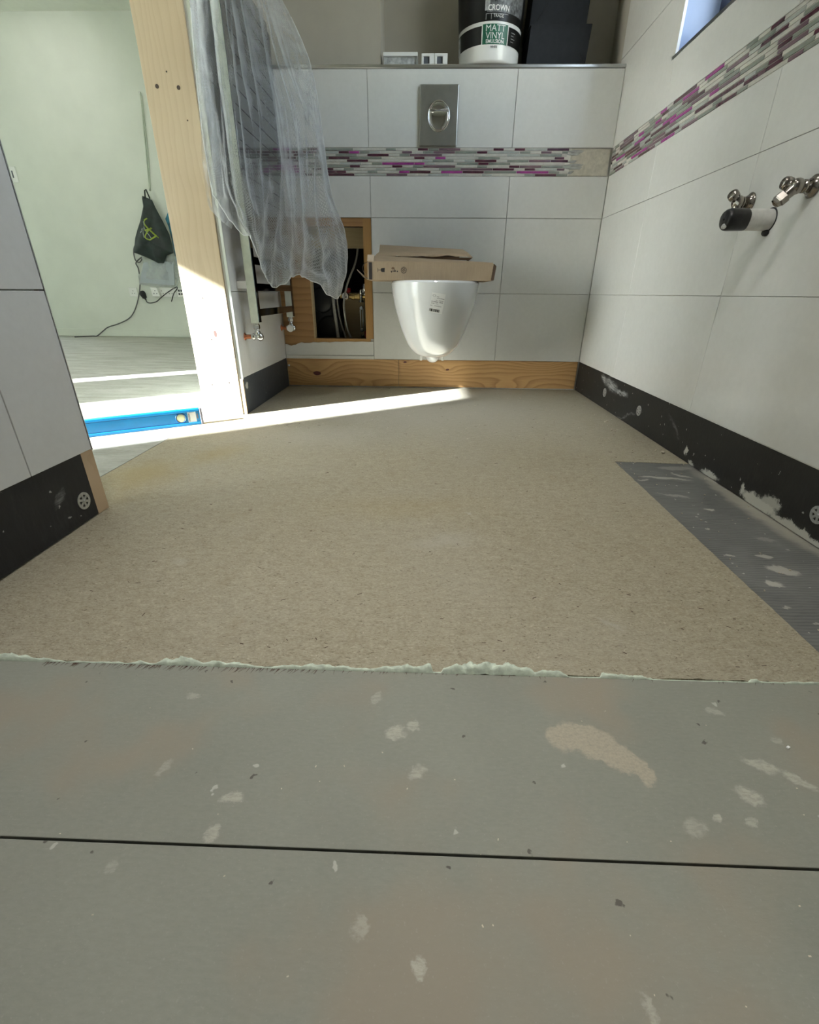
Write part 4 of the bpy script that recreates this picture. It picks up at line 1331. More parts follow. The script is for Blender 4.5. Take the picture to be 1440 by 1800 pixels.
# ------------------------------------------------------------------ cardboard on the toilet
ZB = 0.4868
cbx = thing('cardboard_box', 'long open brown cardboard box with printed handling symbols lying on the toilet pan', 'box', (0.02, 2.08, ZB))
th = 0.0035
m = MB()
m.prism([(-0.226, 2.000, ZB), (0.252, 2.000, ZB), (0.252, 2.26, ZB), (-0.226, 2.26, ZB)], (0, 0, th))
m.build('base', 'card', cbx)
m = MB()
m.prism([(-0.2255, 1.998, ZB), (0.2500, 2.000, ZB), (0.2575, 2.000, ZB + 0.0592), (-0.2255, 1.998, ZB + 0.0625)], (0, th, 0))
front = m.build('front_side', 'card', cbx)
m = MB()
m.prism([(0.2500, 2.0, ZB), (0.266, 2.03, ZB + 0.003), (0.272, 2.03, ZB + 0.052), (0.2575, 2.0, ZB + 0.0592)], (0.0, th, 0))
m.prism([(0.254, 2.004, ZB + 0.002), (0.254, 2.26, ZB + 0.002), (0.261, 2.26, ZB + 0.056), (0.261, 2.004, ZB + 0.056)], (-th, 0, 0))
m.build('right_end', 'card_dark', cbx)
m = MB()
m.prism([(-0.2262, 1.999, ZB + 0.001), (-0.2262, 2.26, ZB + 0.001), (-0.2262, 2.26, ZB + 0.060), (-0.2262, 1.999, ZB + 0.060)], (th, 0, 0))
m.build('left_end', 'card_lit', cbx)
m = MB()
m.prism([(-0.226, 2.258, ZB), (0.252, 2.258, ZB), (0.252, 2.258, ZB + 0.055), (-0.226, 2.258, ZB + 0.058)], (0, th, 0))
m.build('back_side', 'card', cbx)
# top flap folded back and rising behind the front side
m = MB()
m.prism([(-0.2130, 2.000, ZB + 0.0615), (0.2550, 2.002, ZB + 0.0590), (0.200, 2.120, ZB + 0.0690), (-0.2060, 2.120, ZB + 0.0890)], (0, 0, th))
m.build('top_flap', 'card', cbx)
m = MB()
m.prism([(-0.2262, 1.999, ZB + 0.0632), (-0.2025, 1.999, ZB + 0.0628), (-0.2010, 2.030, ZB + 0.0845), (-0.2275, 2.030, ZB + 0.0850)], (0, 0, th))
m.build('corner_flap', 'card_lit', cbx)
MB().box(-0.2205, -0.2085, 1.9968, 1.9985, ZB + 0.002, ZB + 0.0605).build('tape_strip', 'gum', cbx)
m = MB()
m.prism([(-0.2265, 2.00, ZB + 0.001), (-0.2265, 2.03, ZB + 0.001), (-0.262, 2.03, ZB + 0.026), (-0.2690, 2.015, ZB + 0.0355), (-0.2640, 2.00, ZB + 0.030), (-0.245, 2.00, ZB + 0.0095)], (0, 0, 0.0022))
m.build('end_flap', 'card_lit', cbx)
m = MB()
loop = smooth_path([(-0.226, 2.012, ZB + 0.063), (-0.240, 2.012, ZB + 0.056), (-0.247, 2.014, ZB + 0.042), (-0.243, 2.014, ZB + 0.028), (-0.232, 2.012, ZB + 0.018)], 5)
m.grid([[p + Vector((0, d, 0)) for p in loop] for d in (-0.006, 0.012)])
m.build('torn_tape', 'gum', cbx)
# printed symbols (they lie on their side, as the box does)
m = MB()
yy = 1.9976
def disc(cx, cz, r, n=18, ry=None):
    ry = r if ry is None else ry
    m.add([(cx + r * math.cos(2 * math.pi * k / n), yy, cz + ry * math.sin(2 * math.pi * k / n)) for k in range(n)], [tuple(range(n))])
def rect(x0, x1, z0, z1):
    m.add([(x0, yy, z0), (x1, yy, z0), (x1, yy, z1), (x0, yy, z1)], [(0, 1, 2, 3)])
def ringp(cx, cz, r0, r1, n=22):
    for k in range(n):
        a0, a1 = 2 * math.pi * k / n, 2 * math.pi * (k + 1) / n
        m.add([(cx + r * math.cos(a), yy, cz + r * math.sin(a)) for r, a in ((r1, a0), (r1, a1), (r0, a1), (r0, a0))], [(0, 1, 2, 3)])
gz = 0.5215
rect(-0.1865, -0.1850, gz - 0.0068, gz + 0.0068)          # foot of the glass
rect(-0.1855, -0.1735, gz - 0.0008, gz + 0.0008)          # stem
m.add([(-0.1745, yy, gz - 0.0025), (-0.1715, yy, gz - 0.0065), (-0.1600, yy, gz - 0.0072), (-0.1590, yy, gz + 0.0072), (-0.1715, yy, gz + 0.0065), (-0.1745, yy, gz + 0.0025)], [(0, 1, 2, 3, 4, 5)])
m.build('glass_symbol', 'ink', cbx)
m = MB()
disc(-0.1105, gz - 0.0045, 0.0024)                          # carrier: head, body, legs, load
m.add([(-0.1365, yy, gz - 0.0058), (-0.1365, yy, gz - 0.0032), (-0.121, yy, gz - 0.0015), (-0.1135, yy, gz - 0.0035), (-0.120, yy, gz - 0.0058), (-0.128, yy, gz - 0.0040)], [(0, 1, 2, 3, 4, 5)])
rect(-0.1345, -0.1315, gz - 0.0085, gz - 0.0050)
m.add([(-0.1195, yy, gz - 0.0022), (-0.1170, yy, gz - 0.0022), (-0.1235, yy, gz + 0.0055), (-0.1260, yy, gz + 0.0055)], [(0, 1, 2, 3)])
m.build('carrier_symbol', 'ink', cbx)
m = MB()
ringp(-0.0860, gz, 0.0101, 0.0113)                          # flower of rings
for k in range(5):
    a = math.pi / 2 + 2 * math.pi * k / 5
    ringp(-0.0860 + 0.0055 * math.cos(a), gz + 0.0055 * math.sin(a), 0.0026, 0.0038, 12)
m.build('flower_symbol', 'ink', cbx)
m = MB()
disc(-0.1275, gz + 0.0062, 0.0062, ry=0.0042)
m.build('printed_load', 'card_dark', cbx)

lid = thing('cardboard_sheet', 'torn flat cardboard piece resting behind the open box above the toilet', 'cardboard', (-0.01, 2.20, 0.585))
m = MB()
bottom = [(-0.2060, 0.5800), (-0.195, 0.5780), (-0.17, 0.5750), (-0.135, 0.5745), (-0.12, 0.5785), (-0.10, 0.5750), (-0.06, 0.5755), (-0.02, 0.5785), (0.02, 0.5750), (0.06, 0.5780), (0.085, 0.5820), (0.12, 0.5770), (0.165, 0.5770), (0.187, 0.5730)]
m.prism([(x, 2.135, z) for x, z in bottom] + [(0.176, 2.140, 0.583), (0.168, 2.165, 0.592), (0.150, 2.215, 0.6065), (-0.1960, 2.215, 0.6210), (-0.1940, 2.150, 0.590)], (0, 0.0035, 0.003))
m.build('sheet', 'card', lid)
m = MB()
m.prism([(-0.200, 2.139, 0.5785), (0.187, 2.139, 0.5740), (0.172, 2.150, 0.5655), (-0.02, 2.150, 0.5700)], (0, 0.003, 0))
m.prism([(0.172, 2.145, 0.5660), (0.187, 2.139, 0.5730), (0.187, 2.36, 0.5730), (0.172, 2.36, 0.5660)], (0, 0, 0.003))
m.prism([(-0.190, 2.215, 0.6190), (0.150, 2.215, 0.6045), (0.150, 2.415, 0.590), (-0.190, 2.415, 0.598)], (0, 0, 0.003))
m.build('shadow_fold', 'card_dark', lid)  # dark wedge stands in for the shadow between sheet and box

# ------------------------------------------------------------------ flush plate
fp = thing('flush_plate', 'brushed metal dual flush plate with oval button on the tiled back wall', 'flush plate', (0.038, YB, 1.10))
MB().box(-0.0405, 0.1168, YB - 0.0115, YB - 0.0002, 1.0003, 1.2005).build('plate', 'steel', fp, bevel=0.003, seg=3)
def oval(mb, r0, r1, ya, yb, a0=0.0, a1=2 * math.pi, n=48, cut=None):
    """Solid of an oval band (r = fractions of the button's half axes)."""
    vs, fs = [], []
    for k in range(n + 1):
        a = a0 + (a1 - a0) * k / n
        for r, y in ((r0, ya), (r1, ya), (r1, yb), (r0, yb)):
            vs.append((0.0385 + r * 0.0455 * math.sin(a), y, 1.0985 + r * 0.0520 * math.cos(a)))
    for k in range(n):
        for j in range(4):
            j2 = (j + 1) % 4
            fs.append((k * 4 + j, k * 4 + j2, (k + 1) * 4 + j2, (k + 1) * 4 + j))
    mb.add(vs, fs, True)
m = MB()
oval(m, 0.93, 1.0, YB - 0.0155, YB - 0.010)
m.build('button_ring', 'chrome', fp, recalc=True)
zc = 1.1165
for nm, up in (('small_button', True), ('large_button', False)):
    m = MB()
    pts = []
    for k in range(96):
        a = 2 * math.pi * k / 96
        x, z = 0.0385 + 0.0410 * math.sin(a), 1.0985 + 0.0470 * math.cos(a)
        if up == (z > zc):
            pts.append((a, x, z))
    if up:
        pts = [(a if a < math.pi else a - 2 * math.pi, x, z) for a, x, z in pts]
    pts.sort()
    cx = 0.0385
    czz = sum(p[2] for p in pts) / len(pts)
    rings = []
    for r, d in ((1.0, 0.0100), (0.985, 0.0135), (0.9, 0.0145), (0.5, 0.0152), (0.0, 0.0154)):
        rings.append([(cx + (x - cx) * r, YB - d, czz + (max(z, zc + 0.0006) - czz if up else min(z, zc - 0.0006) - czz) * r) for a, x, z in pts])
    m.grid(rings, closed=True)
    m.build(nm, 'chrome', fp, recalc=True)

# ------------------------------------------------------------------ things on the ledge
ZL = ZSH
pb = thing('paint_tub', 'black and white paint tub with a green label standing on the ledge', 'paint tub', (0.2365, 2.512, ZL))
BX, BY = 0.2365, 2.512
rad_at = lambda z: 0.1185 + (z - ZL) * 0.055
m = MB().lathe((BX, BY, ZL), (0, 0, 1), [(0.0, 0.100), (0.0, 0.1165), (0.006, 0.1185), (0.296, rad_at(ZL + 0.296)), (0.30, rad_at(ZL + 0.30) - 0.003)], 64)
m.build('tub', 'white_gloss', pb)
m = MB().lathe((BX, BY, ZL), (0, 0, 1), [(0.288, 0.136), (0.288, 0.1415), (0.306, 0.142), (0.312, 0.139), (0.312, 0.10), (0.308, 0.02)], 64)
m.build('lid', 'white_gloss', pb)
def band(mb, a0, a1, z0, z1, out, arch=0.0, n=40):
    """Patch of the tub's side; angles from the front, degrees (+ right)."""
    rows_ = []
    for z in (z0, z1):
        r_ = []
        for k in range(n + 1):
            a = rad(a0 + (a1 - a0) * k / n)
            r = rad_at(z) + out
            r_.append((BX + r * math.sin(a), BY - r * math.cos(a), z))
        rows_.append(r_)
    mb.grid(rows_)
m = MB()
band(m, -100, 100, ZL + 0.0490, ZL + 0.1015, 0.0004, n=60)
band(m, -100, 100, ZL + 0.1130, ZL + 0.2600, 0.0004, n=60)
lbl = m.build('label_band', 'black_label', pb)
m = MB()
band(m, -12, 62, ZL + 0.137, ZL + 0.220, 0.0007)
m.build('brush_print', 'dark_print', pb)
m = MB()
band(m, -16, -8, ZL + 0.142, ZL + 0.185, 0.0008, n=6)
band(m, -14, 26, ZL + 0.1325, ZL + 0.1336, 0.0009)
band(m, -14, -13.2, ZL + 0.117, ZL + 0.1336, 0.0009, n=3)
band(m, -5, -4.2, ZL + 0.117, ZL + 0.1336, 0.0009, n=3)
m.build('silver_lines', 'grey_print', pb)
m = MB()
band(m, -19, 29, ZL + 0.0480, ZL + 0.1050, 0.0010)
m.build('green_panel', 'green_label', pb)
m = MB()
band(m, 27.6, 29.2, ZL + 0.0480, ZL + 0.1050, 0.0012, n=3)
m.build('panel_edge', 'white_print', pb)
m = MB()
band(m, -20, -18.4, ZL + 0.0480, ZL + 0.1050, 0.0012, n=3)
m.build('panel_edge', 'white_print', pb)
m = MB()
band(m, -88, -73, ZL + 0.045, ZL + 0.098, 0.0008, n=8)
m.build('barcode_panel', 'grey_print', pb)


def tub_word(mb, txt, size, a, z, sx=1.0, bold=0.0):
    vs, fs = text_shape(txt, size, bold)
    r = rad_at(z) + 0.0016
    w = []
    for x, y, _ in vs:
        an = rad(a) + x * sx / r
        rr = rad_at(z + y) + 0.0016
        w.append((BX + rr * math.sin(an), BY - rr * math.cos(an), z + y))
    mb.add(w, fs)


m = MB()
tub_word(m, 'MATT', 0.0265, 4.5, ZL + 0.0925, 1.12)
tub_word(m, 'VINYL', 0.0265, 4.5, ZL + 0.0715, 1.02)
m.build('lettering', 'white_print', pb)['label'] = 'white words MATT VINYL'
m = MB()
tub_word(m, 'EMULSION', 0.0150, 4.5, ZL + 0.0555, 1.0, 0.0002)
m.build('lettering', 'white_print', pb)['label'] = 'pale word EMULSION'
m = MB()
tub_word(m, 'CROWN', 0.0225, 8, ZL + 0.1480, 0.95, 0.0004)
tub_word(m, 'TRADE', 0.0130, 8, ZL + 0.1265, 1.0)
m.build('lettering', 'white_print', pb)['label'] = 'pale words CROWN TRADE'
m = MB()
tub_word(m, 'WHITE', 0.0085, 3, ZL + 0.0400, 1.0, 0.0003)
m.build('lettering', 'grey_ink', pb)
m = MB()
for k in range(3):
    tub_word(m, 'interior' if k == 0 else 'walls' if k == 1 else 'ceilings', 0.0052, 40, ZL + 0.084 - k * 0.009)
m = MB()
for k in range(4):
    band(m, 36, 46 - (k % 2) * 3, ZL + 0.087 - k * 0.0085, ZL + 0.0885 - k * 0.0085, 0.0009, n=4)
m.build('small_print', 'grey_print', pb)
for sx in (-1, 1):
    MB().ball((BX + sx * 0.1345, BY, ZL + 0.255), (0.008, 0.012, 0.012), 12, 8).build('handle_boss', 'white_gloss', pb)
m = MB()
arc = [(BX + 0.137 * math.cos(math.pi * k / 20), BY - 0.137 * math.sin(math.pi * k / 20) * 1.02, ZL + 0.255 - 0.02 * math.sin(math.pi * k / 20)) for k in range(21)]
m.tube(arc, 0.0016, 8)
m.build('wire_handle', 'steel', pb)

# black cartons
c1 = thing('black_carton', 'wide matt black carton on the ledge, the lower of two beside the paint tub', 'box', (0.505, 2.54, ZL))
MB().box(0.392, 0.622, 2.470, 2.640, ZL, ZL + 0.128).build('carton', 'blackcard', c1, bevel=0.002)
m = MB()
m.prism([(0.385, 2.464, ZL + 0.008), (0.6195, 2.464, ZL + 0.002), (0.6290, 2.464, ZL + 0.1325), (0.392, 2.464, ZL + 0.1325)], (0, 0.004, 0))
m.prism([(0.390, 2.466, ZL + 0.1290), (0.629, 2.466, ZL + 0.1290), (0.629, 2.645, ZL + 0.1290), (0.390, 2.645, ZL + 0.1290)], (0, 0, 0.0035))
m.build('sleeve', 'blackcard', c1)
MB().tube([(0.596, 2.4635, ZL + 0.045), (0.618, 2.4635, ZL + 0.010)], 0.0007, 6).build('crease', 'black', c1)
c2 = thing('black_carton', 'narrower black carton stacked on top of the wide black carton', 'box', (0.50, 2.55, ZL + 0.1327))
m = MB()
m.prism([(0.388, 2.490, ZL + 0.1330), (0.612, 2.490, ZL + 0.1330), (0.622, 2.490, ZL + 0.335), (0.400, 2.490, ZL + 0.335)], (0, 0.150, 0))
m.build('carton', 'blackcard', c2, bevel=0.002)
MB().tube([(0.42, 2.4893, ZL + 0.155), (0.45, 2.4893, ZL + 0.20)], 0.0007, 6).build('crease', 'black', c2)

# pale tray and two clear-white cubes
tr = thing('plastic_tray', 'shallow pale plastic tray with a raised lip on the left of the ledge', 'tray', (-0.121, 2.47, ZL))
m = MB()
m.box(-0.190, -0.052, 2.440, 2.54, ZL + 0.0315, ZL + 0.0440)
m.build('lip', 'label', tr, bevel=0.0015)
m = MB()
m.box(-0.1875, -0.1845, 2.441, 2.54, ZL, ZL + 0.0315)
m.box(-0.0565, -0.0535, 2.441, 2.54, ZL, ZL + 0.0315)
m.box(-0.1845, -0.0565, 2.448, 2.452, ZL, ZL + 0.0315)
m.build('body', 'grey_print', tr)
for i, (x0, lb_) in enumerate(((-0.0365, 'small white square box with a dark window, left one of the pair on the ledge'), (0.0165, 'small white square box with dark window, right one of the pair on the ledge'))):
    if i == 0:
        q = thing('socket_box', lb_, 'small box', (x0 + 0.0255, 2.45, ZL), 'pair of small white boxes on the ledge')
        m = MB()
        m.box(x0, x0 + 0.051, 2.440, 2.486, ZL, ZL + 0.008)
        m.box(x0, x0 + 0.051, 2.440, 2.486, ZL + 0.031, ZL + 0.040)
        m.box(x0, x0 + 0.009, 2.440, 2.486, ZL + 0.008, ZL + 0.031)
        m.box(x0 + 0.032, x0 + 0.051, 2.440, 2.486, ZL + 0.008, ZL + 0.031)
        m.build('case', 'white_gloss', q, bevel=0.001)
        MB().box(x0 + 0.009, x0 + 0.032, 2.447, 2.484, ZL + 0.008, ZL + 0.031).build('window', 'slot', q)
        first_box = q
    else:
        copy_tree(first_box, lb_, (x0 + 0.0255, 2.45, ZL))

# ------------------------------------------------------------------ towel radiator, valves
RX, RYA, RYB, RZ0, RZ1 = -0.645, 1.888, 2.388, 0.333, 1.345
tw = thing('towel_radiator', 'chrome ladder towel radiator on the left wall, half hidden by bubble wrap', 'radiator', (RX, 2.14, RZ0))
for y in (RYA, RYB):
    m = MB()
    m.box(RX - 0.0185, RX + 0.0125, y - 0.012, y + 0.012, RZ0, RZ1)
    m.build('upright', 'rad_face', tw, bevel=0.0012)
    MB().box(RX + 0.0125, RX + 0.0150, y - 0.0125, y + 0.0125, RZ0 + 0.003, RZ1).build('upright_dark_side', 'chrome_dark_reflection', tw)  # thin strip painted as the dark reflection on the upright's side
z = RZ0 + 0.024
k = 0
while z < RZ1 - 0.02:
    MB().box(RX - 0.004, RX + 0.0145, RYA + 0.012, RYB - 0.012, z, z + (0.026 if k < 4 else 0.0445)).build('rung', 'chrome_dark_reflection', tw, bevel=0.001)
    k += 1
    z += 0.0875 if k < 4 else 0.047
for y in (RYA, RYB):
    for z in (0.452, 1.25):
        MB().box(XL + 0.0005, RX - 0.0185, y - 0.013, y + 0.013, z, z + 0.026).build('wall_bracket', 'white_gloss', tw, bevel=0.001)


def rad_valve(y, label, knob):
    t = thing('radiator_valve', label, 'valve', (XL, y, 0.284))
    zc_ = 0.284
    MB().cyl((XL + 0.0005, y, zc_), (RX - 0.020, y, zc_), 0.0078, 18).build('pipe_tail', 'copper', t)
    MB().lathe((XL + 0.0003, y, zc_), (1, 0, 0), [(0, 0.0135), (0.002, 0.0135), (0.003, 0.009)], 20).build('wall_collar', 'copper', t)
    m = MB()
    m.lathe((RX - 0.026, y, zc_), (1, 0, 0), [(0, 0.0105), (0.003, 0.0128), (0.010, 0.0128), (0.012, 0.0105), (0.018, 0.0105), (0.020, 0.0150), (0.032, 0.0158), (0.041, 0.0125), (0.044, 0.007)], 24)
    m.lathe((RX - 0.003, y, zc_ + 0.006), (0, 0, 1), [(0, 0.0125), (0.014, 0.0115), (0.0145, 0.0085), (0.024, 0.0085)], 20)
    m.build('body', 'chrome', t)
    MB().lathe((RX - 0.003, y, zc_ + 0.028), (0, 0, 1), [(0, 0.0115), (0.002, 0.0135), (0.013, 0.0135), (0.015, 0.0115), (0.0210, 0.0095)], 6, smooth=False).build('nut', 'chrome', t)
    if knob:
        MB().lathe((RX - 0.003, y - 0.012, zc_), (0, -1, 0), [(0, 0.009), (0.006, 0.0165), (0.016, 0.0165), (0.019, 0.0150)], 28).build('cap', 'white_gloss', t)
    return t


rad_valve(RYA, 'chrome angled radiator valve on a copper tail, nearer one under the towel radiator', False)
rad_valve(RYB, 'chrome radiator valve with round white cap, farther one by the back corner', True)

# ------------------------------------------------------------------ bubble wrap
bw = thing('bubble_wrap', 'large crumpled sheet of clear bubble wrap draped over the towel radiator', 'bubble wrap', (-0.55, 1.95, 0.42))


def sheet(ctrl, nu, nv, amp, seed, drape=0.0, lowcrumple=1.0):
    P = [[Vector(p) for p in r] for r in ctrl]
    nr, nc = len(P), len(P[0])
    rows_, uvs = [], []
    for i in range(nv + 1):
        t = (nr - 1) * i / nv
        r_, u_ = [], []
        for k in range(nu + 1):
            s_ = (nc - 1) * k / nu
            p = spline([spline(P[j], s_) for j in range(nr)], t)
            v = t / (nr - 1)
            fold = 0.0
            for fr_, sd, wt in ((0.42, 0.0, 1.2), (0.9, 11.0, 0.8), (2.1, 23.0, 0.22)):
                q = mnoise.noise(Vector((s_ * fr_ + 0.9 * v * sd / 11.0, v * 1.6, seed + sd)))
                fold += wt * ((1 - min(1, abs(q) * 2.4)) ** 3)
            sharp = fold * 1.6
            edge_ = min(1.0, min(s_, nc - 1 - s_) * 1.6)
            low = max(0.0, (v - 0.72) / 0.28) * lowcrumple
            d = amp * sharp * (0.35 + 0.75 * v) * edge_
            d += (0.010 * mnoise.noise(p * 14 + Vector((seed, 0, 0))) + 0.006 * mnoise.noise(p * 34)) * (0.5 + 1.6 * low)
            p = p + Vector((0.62, -0.78, 0)) * d
            p.z += (0.012 * mnoise.noise(p * 22 + Vector((9, 0, 0))) + 0.006 * mnoise.noise(p * 60)) * low
            r_.append(p)
            u_.append((s_ * 8.5 + v * 3, v * 105))
        rows_.append(r_)
        uvs.append(u_)
    return rows_, uvs


over = [tuple(Vector(p) * 1.0 + Vector((-0.03 - 0.35 * max(0, p[0] + 0.64), 0.0, max(0.10, 1.62 - p[2])))) for p in WRAP[0]]
rows_, uvs = sheet([over] + WRAP, 170, 200, 0.0135, 3.0)
m = MB()
m.grid(rows_, uv=uvs)
m.build('wrap_sheet', 'wrap', bw)
def hem(rows_, r):
    n = len(rows_[0]) - 1
    path = [rows_[i][0] for i in range(60, len(rows_), 4)] + [rows_[-1][k] for k in range(2, n, 3)] + [rows_[i][n] for i in range(len(rows_) - 1, 60, -4)]
    return MB().tube(path, r, 6)


hem(rows_, 0.0016).build('wrap_hem', 'hem', bw)
rows_, uvs = sheet(FLAP, 40, 70, 0.006, 8.0, lowcrumple=0.6)
m = MB()
m.grid(rows_, uv=uvs)
m.build('wrap_fold', 'wrap', bw)
# the doubled-over lower lobes: a second layer behind the hem
rows2 = []
uv2 = []
src, srcuv = sheet([over] + WRAP, 170, 200, 0.0135, 3.0)
for i in range(128, 199, 2):
    r_, u_ = [], []
    for k in range(44, 171, 3):
        p = src[i][k]
        f = min(1, (i - 128) / 30)
        q = p + Vector((-0.4, 0.9, 0)) * (0.010 + 0.006 * mnoise.noise(p * 18)) * f
        q.z += 0.006 * mnoise.noise(p * 25 + Vector((4, 0, 0)))
        r_.append(q)
        u_.append((srcuv[i][k][0] * 1.07 + 0.3, srcuv[i][k][1] * 1.05))
    rows2.append(r_)
    uv2.append(u_)
m = MB()
m.grid(rows2, uv=uv2)
m.build('wrap_lining', 'wrap', bw)

# ------------------------------------------------------------------ plumbing inside the hatch
mf = thing('pipe_manifold', 'brass and chrome pipe manifold with a pressure gauge inside the hatch', 'manifold', (-0.35, 2.56, 0.28))
m = MB()
m.cyl((-0.430, 2.56, 0.424), (-0.280, 2.56, 0.424), 0.010, 16)
m.lathe((-0.375, 2.56, 0.424), (1, 0, 0), [(0, 0.010), (0.001, 0.016), (0.016, 0.016), (0.018, 0.012), (0.030, 0.012), (0.031, 0.015), (0.042, 0.015), (0.043, 0.010)], 8, smooth=False)
m.build('body', 'brass', mf)
MB().lathe((-0.402, 2.545, 0.426), (0, -1, 0), [(0, 0.018), (0.014, 0.0185), (0.016, 0.0165), (0.0162, 0.001)], 26).build('gauge_case', 'nickel', mf)
ga = MB().lathe((-0.402, 2.5290, 0.426), (0, -1, 0), [(0, 0.0150), (0.0006, 0.0150)], 26).build('gauge_dial', 'white_print', mf)
m = MB().obox((-0.402, 2.5280, 0.4265), (0.018, 0.0008, 0.0022), Matrix.Rotation(rad(25), 3, 'Y'))
m.obox((-0.399, 2.5280, 0.4200), (0.010, 0.0008, 0.0040), Matrix.Rotation(rad(25), 3, 'Y'))
m.build('needle', 'ink', mf)
MB().lathe((-0.3915, 2.556, 0.436), (0, 0, 1), [(0, 0.006), (0.006, 0.006), (0.007, 0.0135), (0.024, 0.0145), (0.027, 0.010)], 18).build('red_cap', 'red', mf)
m = MB()
m.lathe((-0.325, 2.555, 0.398), (0, 0, 1), [(0, 0.012), (0.012, 0.012), (0.014, 0.009), (0.034, 0.009), (0.036, 0.013), (0.050, 0.013), (0.058, 0.007)], 12)
m.build('valve_body', 'chrome', mf)
m = MB()
m.lathe((-0.306, 2.555, 0.430), (0, 0, 1), [(0, 0.007), (0.010, 0.007), (0.012, 0.012), (0.040, 0.013), (0.052, 0.008)], 14)
m.build('valve_head', 'chrome', mf)
m = MB()
for z0, z1 in ((0.270, 0.375),):
    m.box(-0.3315, -0.3265, 2.535, 2.541, z0, z1)
    m.box(-0.3195, -0.3145, 2.535, 2.541, z0, z1)
for z in (0.372, 0.268):
    m.lathe((-0.323, 2.5425, z), (0, -1, 0), [(0, 0.0095), (0.009, 0.0095), (0.010, 0.006)], 16)
m.build('lever', 'chrome', mf)
MB().cyl((-0.304, 2.572, 0.09), (-0.304, 2.572, 0.420), 0.0075, 14).build('riser', 'nickel', mf)
MB().lathe((-0.304, 2.572, 0.215), (0, 0, 1), [(0, 0.012), (0.045, 0.012), (0.047, 0.008)], 16).build('red_sleeve', 'red', mf)
m = MB().cyl((-0.322, 2.55, 0.03), (-0.322, 2.55, 0.245), 0.0075, 14)
m.lathe((-0.322, 2.55, 0.222), (0, 0, 1), [(0, 0.012), (0.010, 0.012), (0.012, 0.008), (0.020, 0.008)], 6, smooth=False)
m.build('drop_pipe', 'nickel', mf)
HOSES = [([(-0.462, 2.545, 0.455), (-0.465, 2.543, 0.426), (-0.460, 2.540, 0.34), (-0.449, 2.540, 0.22), (-0.435, 2.545, 0.06)], 0.0085, 'grey flexible hose in the hatch, thickest one nearest the left timber'),
         ([(-0.444, 2.56, 0.450), (-0.448, 2.56, 0.40), (-0.437, 2.56, 0.31), (-0.415, 2.56, 0.23), (-0.39, 2.565, 0.10)], 0.0045, 'thin grey hose in the hatch, running beside the thickest one'),
         ([(-0.334, 2.60, 0.75), (-0.334, 2.575, 0.66), (-0.344, 2.540, 0.578), (-0.385, 2.505, 0.478), (-0.404, 2.495, 0.40), (-0.404, 2.50, 0.34), (-0.395, 2.52, 0.267), (-0.370, 2.53, 0.20), (-0.345, 2.52, 0.08)], 0.0048, 'long thin grey hose curving down past the pressure gauge in the hatch')]
for pts, r, lb_ in HOSES:
    m = MB().tube(smooth_path(pts, 8), r, 10)
    tag(m.build('flexible_hose', 'hose'), lb_, 'hose', 'hoses inside the hatch')
ck = thing('cistern_tank', 'dark plastic tank filling the left of the hatch opening', 'tank', (-0.55, 2.70, 0.03))
m = MB()
m.box(-0.690, -0.475, 2.60, 2.80, 0.031, 0.60)
m.build('body', 'tank', ck, bevel=0.02, seg=4)
m = MB()
m.lathe((-0.535, 2.60, 0.405), (0, -1, 0), [(0, 0.062), (0.010, 0.060), (0.014, 0.050), (0.0145, 0.01)], 28)
m.build('round_boss', 'tank', ck)
m = MB()
m.lathe((-0.50, 2.60, 0.26), (0, -1, 0), [(0, 0.072), (0.006, 0.070), (0.010, 0.060), (0.0105, 0.01)], 28)
m.build('round_boss', 'tank', ck)
m = MB()
m.lathe((-0.468, 2.595, 0.375), (0, -1, 0), [(0, 0.012), (0.02, 0.011), (0.022, 0.006)], 14)
m.build('fitting', 'nickel', ck)
m = MB()
m.lathe((-0.47, 2.595, 0.31), (0, -1, 0), [(0, 0.010), (0.02, 0.009), (0.022, 0.005)], 14)
m.build('fitting', 'nickel', ck)

# ------------------------------------------------------------------ right wall: waste pipe, two angle valves
PYc, PZc = 1.246, 0.598
wp = thing('waste_pipe', 'white waste pipe stub with a black taped end sticking out of the right wall', 'pipe', (XR, PYc, PZc))
m = MB().lathe((XR, PYc, PZc), (-1, 0, 0), [(0.0003, 0.0215), (0.058, 0.0212)], 36, caps=False)
m.build('pipe', 'pvc', wp)
m = MB()
pr = [(0.054, 0.0214), (0.056, 0.0222), (0.090, 0.0220), (0.0985, 0.0205), (0.101, 0.017), (0.1015, 0.002)]
m.lathe((XR, PYc, PZc), (-1, 0, 0), pr, 36, caps=False)
m.v = [tuple(Vector(p) + Vector((0.0016 * mnoise.noise(Vector(p) * 60), 0.0012 * mnoise.noise(Vector(p) * 70 + Vector((5, 0, 0))), 0.0012 * mnoise.noise(Vector(p) * 70 + Vector((0, 9, 0)))))) for p in m.v]
m.build('taped_end', 'tape', wp)
m = MB()
m.ball((XR - 0.0985, PYc - 0.004, PZc - 0.013), (0.004, 0.011, 0.006), 12, 8)
m.build('tape_scuff', 'tape_scuff', wp)
MB().lathe((XR - 0.0002, PYc, PZc), (-1, 0, 0), [(0, 0.0245), (0.0008, 0.0245), (0.0009, 0.021)], 30).build('dark_gap', 'black', wp)
m = MB().ball((XR - 0.003, PYc - 0.004, PZc - 0.0255), (0.008, 0.009, 0.007), 12, 8)
m.build('dark_plug', 'black', wp)


